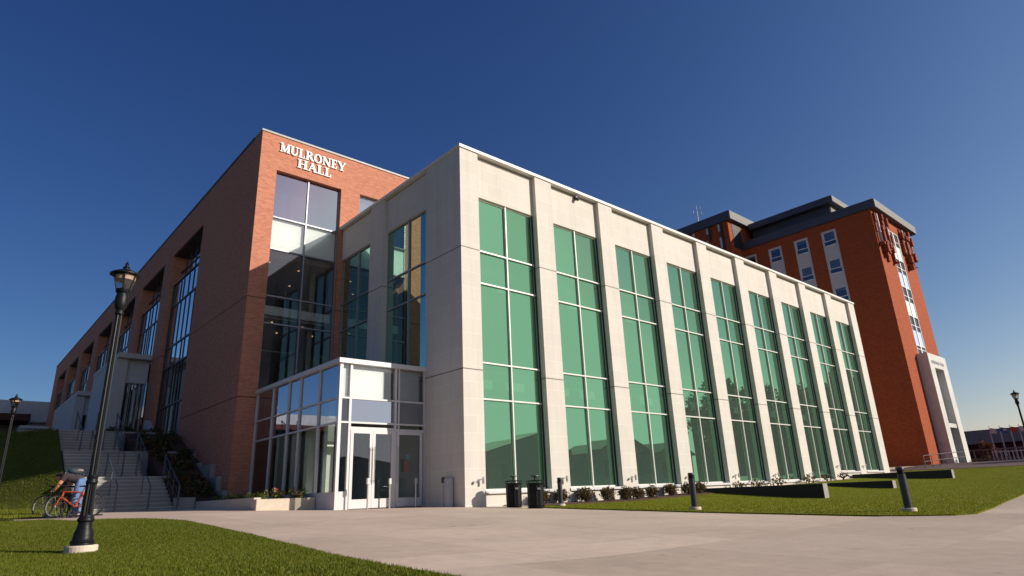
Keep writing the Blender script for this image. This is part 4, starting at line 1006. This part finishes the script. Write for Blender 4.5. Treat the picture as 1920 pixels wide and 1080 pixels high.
# ------------------------------------------------------------------ bicycles and person
def bicycle(loc, rz, label, paint, seat=True):
    t_ = thing('bicycle', loc, label, 'bicycle', 'bicycles by the stairs', rz)
    # built in local coordinates: front wheel at -x
    def build(m_, nm, mt, par, sm=False):
        me_off = worldloc(par); m_.v = [(p[0] + me_off.x, p[1] + me_off.y, p[2] + me_off.z) for p in m_.v]; return m_.build(nm, mt, par, sm)
    Rw = .315; fx, rx = -.53, .53; bbk = (.02, 0, .28); st_ = (.20, 0, .66); hd = (-.36, 0, .70); hd2 = (-.40, 0, .56)
    for x in (fx, rx):
        m_ = MB(); m_.torus((x, 0, Rw), Rw - .02, .02, (0, 1, 0), 36, 6); wh = build(m_, 'wheel', 'rubber', t_, True)
        m_ = MB(); m_.torus((x, 0, Rw), Rw - .045, .012, (0, 1, 0), 36, 5); build(m_, 'rim', 'rim', wh)
        m_ = MB()
        for k in range(14): a = k * 2 * math.pi / 14; m_.tube([(x, .02 * (-1) ** k, Rw), (x + (Rw - .05) * math.cos(a), 0, Rw + (Rw - .05) * math.sin(a))], .0025, 4)
        m_.tube([(x, -.05, Rw), (x, .05, Rw)], .022, 8); build(m_, 'spokes', 'steel', wh)
    m_ = MB(); r_ = .021
    m_.tube([bbk, st_], r_); m_.tube([bbk, hd2], r_ + .004); m_.tube([st_, hd], r_); m_.tube([hd, hd2], r_ + .004)
    for s_ in (-.05, .05): m_.tube([(.02, s_ * .4, .28), (rx, s_, Rw)], .013); m_.tube([(.19, s_ * .4, .62), (rx, s_, Rw)], .012)
    build(m_, 'frame', paint, t_)
    m_ = MB()
    for s_ in (-.05, .05): m_.tube([(-.41, s_, .54), (-.46, s_, .42), (fx, s_, Rw)], .014)
    m_.tube([(-.41, -.05, .54), (-.41, .05, .54)], .018); build(m_, 'fork', paint, t_)
    m_ = MB(); m_.tube([hd, (-.33, 0, .83), (-.40, 0, .87)], .016); m_.tube([(-.34, -.29, .90), (-.39, -.12, .87), (-.40, 0, .87), (-.39, .12, .87), (-.34, .29, .90)], .014); build(m_, 'handlebar', 'blackbike', t_)
    m_ = MB(); m_.tube([st_, (.235, 0, .80)], .014); build(m_, 'seat_post', 'steel', t_)
    m_ = MB(); m_.ball((.25, 0, .83), (.14, .07, .03), 12, 6); m_.ball((.13, 0, .83), (.09, .03, .022), 10, 6); build(m_, 'saddle', 'blackbike', t_, True)
    m_ = MB(); m_.torus((.02, .05, .28), .085, .008, (0, 1, 0), 20, 5); m_.tube([(.02, .06, .28), (.10, .08, .14)], .012); m_.tube([(.02, -.06, .28), (-.06, -.08, .42)], .012)
    m_.box(.06, .14, .08, .16, .12, .145); m_.box(-.10, -.02, -.16, -.08, .415, .44); build(m_, 'crank', 'darkframe', t_)
    return t_
rzb = math.radians(-42.5)
bz = gz(-10.7, 4.4)
bicycle((-10.62, 4.15, gz(-10.6, 4.15) + .012), rzb, 'orange framed bicycle being handled at the foot of the stairs', 'orangepaint')
bicycle((-10.85, 4.75, gz(-10.85, 4.75) + .012), rzb, 'dark bicycle parked just behind the orange bicycle', 'blackbike')
# rack of dark hoops under the bicycles
t_ = thing('bike_rack', (-10.75, 4.5, bz), 'dark metal bicycle rack of upright hoops at the stair foot', 'bike rack')
w = MB(); ca, sa = math.cos(rzb), math.sin(rzb)
for k in range(5):
    cx, cy = -10.98 + ca * .2 * k, 4.5 + sa * .2 * k
    w.tube([(cx, cy, bz - .05), (cx, cy, bz + .52), (cx + .03, cy + .04, bz + .58), (cx + .10, cy + .13, bz + .58), (cx + .13, cy + .17, bz + .52), (cx + .13, cy + .17, bz - .05)], .018, 6)
w.build('hoops', 'darkframe', t_)
w = MB(); w.tube([(-11.08, 4.57, bz + .05), (-10.0, 3.6, bz + .05)], .02, 6); w.build('base_rail', 'darkframe', t_)
# person stooping over the orange bicycle
def skin_obj(name, verts, edges, radii, m, parent, sub=2):
    off = worldloc(parent)
    me = bpy.data.meshes.new(name); me.from_pydata([tuple(Vector(v)) for v in verts], edges, []); o = bpy.data.objects.new(name, me); COL.objects.link(o); o.parent = parent
    sk = o.modifiers.new('skin', 'SKIN'); me.skin_vertices.new() if not me.skin_vertices else None
    for i, r_ in enumerate(radii): me.skin_vertices[0].data[i].radius = (r_, r_) if isinstance(r_, float) else r_
    me.skin_vertices[0].data[0].use_root = True
    ss = o.modifiers.new('sub', 'SUBSURF'); ss.levels = sub; ss.render_levels = sub
    me.materials.append(mat[m]); return o
pz = gz(-10.4, 4.5)
pr = thing('person', (-10.56, 4.58, pz), 'person in jeans and dark top with a backpack stooping over the orange bicycle', 'person', None, rzb)
# local frame: x forward/back along the bike (-x = towards the front wheel), y across, z up
pel = (.12, 0, .84); chest = (-.22, 0, 1.03); neck = (-.36, 0, 1.05)
body = skin_obj('body', [pel, (-.05, 0, .97), chest, neck, (-.43, 0, 1.04), (-.52, 0, 1.02), (-.60, 0, .98),
    (-.26, .19, 1.01), (-.34, .24, .84), (-.46, .20, .72), (-.50, .17, .70),
    (-.26, -.19, 1.01), (-.33, -.24, .83), (-.45, -.20, .71), (-.49, -.17, .69),
    (.12, .10, .80), (.00, .12, .46), (.06, .12, .10), (-.08, .12, .05),
    (.12, -.10, .80), (.06, -.12, .46), (.16, -.12, .10), (.02, -.12, .05)],
    [(0, 1), (1, 2), (2, 3), (3, 4), (4, 5), (5, 6), (2, 7), (7, 8), (8, 9), (9, 10), (2, 11), (11, 12), (12, 13), (13, 14), (0, 15), (15, 16), (16, 17), (17, 18), (0, 19), (19, 20), (20, 21), (21, 22)],
    [.09, .09, .12, .06, .085, .10, .07, .07, .05, .04, .035, .07, .05, .04, .035, .07, .055, .045, .035, .07, .055, .045, .035], 'skin', pr)
skin_obj('shirt', [(.12, 0, .87), (-.04, 0, .965), chest, (-.32, 0, 1.05), (-.26, .19, 1.01), (-.32, .235, .90), (-.26, -.19, 1.01), (-.31, -.235, .89)],
    [(0, 1), (1, 2), (2, 3), (2, 4), (4, 5), (2, 6), (6, 7)], [.145, .14, .16, .085, .09, .07, .09, .07], 'shirt', pr)
skin_obj('jeans', [(.13, 0, .84), (.02, 0, .94), (.12, .10, .80), (.00, .12, .46), (.05, .12, .07), (.12, -.10, .80), (.06, -.12, .46), (.15, -.12, .07)],
    [(0, 1), (0, 2), (2, 3), (3, 4), (0, 5), (5, 6), (6, 7)], [.155, .15, .12, .085, .07, .12, .085, .07], 'jeans', pr)
def lbuild(m_, nm, mt, par):
    o_ = worldloc(par); m_.v = [(p[0] + o_.x, p[1] + o_.y, p[2] + o_.z) for p in m_.v]; return m_.build(nm, mt, par, True)
m_ = MB(); m_.ball((-.50, 0, 1.075), (.115, .10, .075), 14, 8); m_.ball((-.45, 0, 1.06), (.08, .095, .07), 12, 8); lbuild(m_, 'hair', 'hair', pr)
m_ = MB(); m_.ball((-.13, 0, 1.15), (.20, .15, .085), 14, 8); bpk = lbuild(m_, 'backpack', 'pack', pr)
m_ = MB(); m_.ball((.0, 0, 1.17), (.07, .11, .045), 12, 6); lbuild(m_, 'pocket', 'packlight', bpk)
m_ = MB()
for s_ in (-.12, .12): m_.tube([(.03, s_, 1.08), (-.1, s_ * 1.3, 1.0), (-.25, s_ * 1.2, 1.14), (-.3, s_, 1.17)], .02, 6)
lbuild(m_, 'straps', 'pack', bpk)
for s_, fx in ((.12, -.02), (-.12, .08)):
    m_ = MB(); m_.ball((fx, s_, .045), (.14, .05, .045), 12, 6); lbuild(m_, 'shoe', 'shoe', pr)
pr.scale = (1.1, 1.1, 1.1)
# thin fingers on the grips
m_ = MB()
for s_ in (.17, -.17):
    for k in range(5):
        yy = s_ + (k - 2) * .022; m_.tube([(-.485, yy, .705), (-.515, yy, .70), (-.53, yy, .675 - .004 * k), (-.515, yy, .655)], [.010, .009, .008, .006], 6)
lbuild(m_, 'fingers', 'skin', pr)

# ------------------------------------------------------------------ trees
def tree(name, x, y, z, h, cr_, label, m='leaf', n=1500, size=.5, trunk_r=.18, group=None, crown0=.35):
    t_ = thing(name, (x, y, z), label, 'tree', group)
    b_ = MB(); rr = random.Random(int(x * 7 + y * 13)); b_.tube([(x, y, z - .3), (x + .05, y, z + h * .3), (x + .12, y + .1, z + h * .6), (x + .1, y + .1, z + h * .9)], [trunk_r * 1.25, trunk_r, trunk_r * .6, trunk_r * .15], 8)
    tips = []
    for k in range(9):
        a = k * 2.4 + rr.random(); zz = z + h * (crown0 - .05 + .5 * k / 9); L_ = cr_ * rr.uniform(.55, .9) * (1 - .45 * k / 9)
        e = (x + math.cos(a) * L_, y + math.sin(a) * L_, zz + L_ * rr.uniform(.25, .6)); b_.tube([(x + .08, y + .05, zz), ((x + e[0]) / 2, (y + e[1]) / 2, (zz + e[2]) / 2 - .05), e], [trunk_r * .45, trunk_r * .3, trunk_r * .08], 5); tips.append(e)
    b_.build('trunk', 'bark', t_)
    cl = [(e, cr_ * rr.uniform(.32, .5)) for e in tips] + [((x + rr.uniform(-.4, .4) * cr_, y + rr.uniform(-.4, .4) * cr_, z + h * rr.uniform(.5, .95)), cr_ * rr.uniform(.3, .5)) for _ in range(7)]
    c_ = MB(); per = n // len(cl)
    for (e, r_) in cl:
        q = leafclump(e, (r_, r_, r_ * .75), per, size); c_.add(q.v, q.f)
    c_.build('crown', m, t_); return t_

# ------------------------------------------------------------------ distance on the right: hall, fence, flags, hedge, tree
fb = thing('brick_building', (110, 20, 1.8), 'low dark brick building with pale concrete fascia behind the fence', 'building')
w = MB(); w.box(108, 150, -40, 60, 1.4, 5.0); w.build('wall', 'darkbrick', fb)
w = MB(); w.box(107.2, 150, -40.5, 60.5, 5.0, 6.9); w.build('fascia', 'siding', fb)
w = MB()
for y in (-8, -3, 2, 7): w.box(107.9, 107.98, y, y + 2.6, 2.2, 4.4)
w.build('window', 'voidglass', fb)
w = MB(); w.box(107.4, 150, -40.2, 60.2, 6.902, 7.05); w.build('roof', 'roofing', fb)
for i, (x, y, m_, lab) in enumerate(((78.0, 1.25, 'whiteflag', 'white flagpole with a pale furled flag, closest to the tower portal'), (78.2, .3, 'blueflag', 'white flagpole with a blue and white flag right of the pale flag'), (78.4, -.65, 'redflag', 'white flagpole with an orange red flag'), (78.6, -1.45, 'whiteflag', 'white flagpole with a white and red flag beside the far lamp post'))):
    t_ = thing('flagpole', (x, y, 1.5), lab, 'flagpole', 'flagpoles by the fence')
    w = MB(); w.tube([(x, y, 1.3), (x, y, 5.0)], [.085, .06], 10); w.ball((x, y, 5.02), .07, 8, 6); w.build('pole', 'white', t_)
    w = MB()
    vsx = []; 
    for a in range(6):
        for q in range(4): vsx.append((x + .05 * math.sin(a * 1.3 + q), y - .06 - a * .11, 5.0 + .55 - q * .2 - .03 * a))
    w.add(vsx, [(a * 4 + q, (a + 1) * 4 + q, (a + 1) * 4 + q + 1, a * 4 + q + 1) for a in range(5) for q in range(3)])
    w.tube([(x, y, 5.0), (x, y, 5.75)], .03, 6); fl = w.build('flag', m_, t_)
    if i == 1: w = MB(); w.box(x - .08, x + .08, y - .6, y - .3, 5.1, 5.3); w.build('flag_band', 'whiteflag', fl)
ft = thing('wooden_fence', (72, 3, 1.5), 'weathered post and rail fence running right from the tower portal', 'fence')
w = MB()
for y in np.arange(3.2, -2.6, -1.25): w.box(71.9, 72.06, y - .06, y + .06, 1.3, 3.0)
w.build('posts', 'fence', ft)
w = MB()
for z in (1.9, 2.9): w.box(71.95, 72.02, -2.6, 3.3, z, z + .12)
w.build('rails', 'fence', ft)
pf = thing('picket_fence', (70, -1, 1.5), 'pale upright picket railing at the far right before the street', 'fence')
w = MB()
for y in np.arange(-.2, -8, -.35): w.box(70.0, 70.05, y, y + .09, 1.35, 2.75)
w.build('pickets', 'towerpanel', pf)
w = MB(); w.box(70.055, 70.1, -8.1, -.1, 2.55, 2.65); w.box(70.055, 70.1, -8.1, -.1, 1.6, 1.7); w.build('rails', 'towerpanel', pf)
hd = thing('hedge', (76, 1.5, 1.5), 'low yellow green hedge behind the post and rail fence', 'hedge')
c_ = MB()
for y in np.arange(-1, 4.2, .5): q = leafclump((76, y, 1.75), (.5, .5, .38), 90, .22); c_.add(q.v, q.f)
c_.build('foliage', 'hedge', hd)
w = MB(); w.box(75.6, 76.4, -1.2, 4.2, 1.3, 1.85); w.build('inner_growth', 'shrub', hd)
tree('autumn_tree', 92, 5.0, 1.6, 3.1, 1.2, 'small orange autumn tree before the dark brick building', 'orangeleaf', 700, .32, .07)
rg = thing('ramp_railing', (46, -3, 1), 'dull brown two rail railing in front of the tower foot', 'railing')
w = MB()
for q in range(7): x = 44 + q * 1.9; y = -1.2; zz = gz(x, y); w.tube([(x, y, zz - .1), (x, y, zz + 1.0)], .035, 6)
w.build('posts', 'railbrown', rg)
w = MB()
for hgt in (.55, 1.0): w.tube([(44 + q * 1.9, -1.2, gz(44 + q * 1.9, -1.2) + hgt) for q in range(7)], .03, 6)
w.build('rails', 'railbrown', rg)
# parked car roof beyond the pickets
car = thing('parked_car', (88, -3.4, 1.8), 'dark parked car half hidden behind the picket railing', 'car')
w = MB(); w.prism([(-5.4, 2.1), (-5.4, 2.75), (-4.9, 2.85), (-4.2, 3.3), (-2.6, 3.3), (-1.9, 2.85), (-1.2, 2.75), (-1.2, 2.1)], 87.2, 88.8, 'x'); w.build('body', 'slate', car)
for y in (-4.5, -2.1):
    w = MB(); w.tube([(87.15, y, 2.12), (88.85, y, 2.12)], .33, 16); w.build('wheel', 'rubber', car)
w = MB(); w.prism([(-4.65, 2.9), (-4.15, 3.22), (-2.65, 3.22), (-2.15, 2.9)], 87.17, 87.195, 'x'); w.build('window', 'voidglass', car)

# ------------------------------------------------------------------ distance on the left
lb = thing('low_building', (-20, 88, 4.5), 'low grey building with a broad concrete roof band beyond the grass bank', 'building')
w = MB(); w.box(-60, 6, 86, 100, 4.2, 11.9); w.build('wall', 'siding', lb)
w = MB(); w.box(-60.3, 6.3, 85.6, 100.3, 11.9, 14.6); w.build('roof_band', 'greyconc', lb)
w = MB(); w.box(-60, -6.0, 80.5, 85.59, 11.5, 12.3); w.build('canopy', 'darkbrick', lb)
w = MB(); w.box(-60, -7.2, 85.9, 85.98, 5, 11.3); w.build('window_band', 'voidglass', lb)
tree('bare_tree', -17.5, 52.0, 4.3, 6.6, 2.6, 'sparse tree reaching in at the far left edge above the bank', 'leaf', 420, .35, .12)

# ------------------------------------------------------------------ across the square: what the green glass mirrors
def house(x, y, wx, wy, h, roof, label, rot=0):
    t_ = thing('gabled_house', (x, y, -.5), label, 'house', 'houses across the square'); hx, hy = wx / 2, wy / 2
    w_ = MB(); w_.box(x - hx, x + hx, y - hy, y + hy, -1, h); w_.prism([(x - hx, h), (x + hx, h), (x, h + roof * .97)], y - hy, y + hy, 'y'); w_.build('wall', 'siding', t_)
    w_ = MB()
    for s_ in (-1, 1):
        a = (x + s_ * (hx + .4), h - roof * .08); c_ = (x, h + roof); w_.add([(a[0], y - hy - .3, a[1]), (c_[0], y - hy - .3, c_[1]), (c_[0], y + hy + .3, c_[1]), (a[0], y + hy + .3, a[1]), (a[0], y - hy - .3, a[1] + .2), (c_[0], y - hy - .3, c_[1] + .2), (c_[0], y + hy + .3, c_[1] + .2), (a[0], y + hy + .3, a[1] + .2)], [(0, 1, 2, 3), (4, 7, 6, 5), (0, 4, 5, 1), (3, 2, 6, 7), (0, 3, 7, 4)])
    w_.build('roof', 'roofing', t_)
    w_ = MB()
    for q in range(3): xx = x - hx + wx * (q + .5) / 3; w_.box(xx - .6, xx + .6, y + hy + .004, y + hy + .06, h * .35, h * .75)
    w_.build('window', 'voidglass', t_)
house(48, -51, 17, 9, 6.1, 2.1, 'grey gabled house opposite the nearest stone windows')
house(57.5, -43, 6.5, 8, 5.6, 1.4, 'small grey house between the two gabled houses')
house(62.5, -37, 5.5, 7, 4.9, 1.3, 'small gabled house beside the roadside trees')
sqt = [(68.0, -30.5, 13.0, 4.2), (72.5, -25.5, 14.6, 4.3), (80, -22.5, 14.0, 4.2), (84, -17.0, 14.8, 4.0), (90, -19.0, 15.5, 4.6)]
for i, (x, y, h, c_) in enumerate(sqt):
    tree('roadside_tree', x, y, gz(min(x, 60), y), h, c_, 'dark broad roadside tree mirrored in the far stone windows', 'leaf', 4200, .6, .28, 'roadside trees across the square')

house(30, -66, 24, 10, 4.6, 1.8, 'long grey house opposite the glass entrance')
house(6, -66, 15, 10, 5.0, 2.0, 'grey gabled house straight across from the brick hall')
house(-24, -60, 18, 10, 6.5, 2.6, 'grey gabled house farthest left across the square')
for i, (x, y, h, c_) in enumerate(((17, -60, 9, 3.6), (-6, -58, 10, 3.8), (39, -58, 7.5, 3))):
    tree('garden_tree', x, y, -.8, h, c_, 'leafy garden tree standing between the houses across the square', 'leaf', 1000, .6, .22, 'garden trees between the houses')

w_ = thing('flat_roofed_block', (88, -30, 1), 'plain flat roofed brick block behind the roadside trees', 'building')
w = MB(); w.box(82, 100, -44, -21, .5, 12.6); w.build('wall', 'darkbrick', w_)
w = MB(); w.box(81.6, 100.4, -44.4, -20.6, 12.6, 13.1); w.build('roof', 'fascia', w_)
for k in range(3):
    for q in range(4):
        w = MB(); w.box(81.93, 81.997, -42 + q * 5.4, -40 + q * 5.4, 2.4 + k * 3.5, 4.4 + k * 3.5); w.build('window', 'voidglass', w_)
for i, (x, y, h, c_) in enumerate(((-34, 22, 9, 3.6), (-36, 31, 8, 3.6), (-35, 41, 7, 3.4), (-37, 52, 7, 3.4), (-36, 64, 7, 3.4), (-33, 13, 10, 3.8))):  # out of view, added to keep sky light off the hall's long side
    tree('sky_blocker_tree', x, y, bank(np.array(x), np.array(y)) if False else 4.0 if y > 30 else 1.5, h, c_, 'unseen tree added left of the grass bank to block sky light', 'leaf', 2200, .8, .3, 'unseen trees added to block sky light', .12)
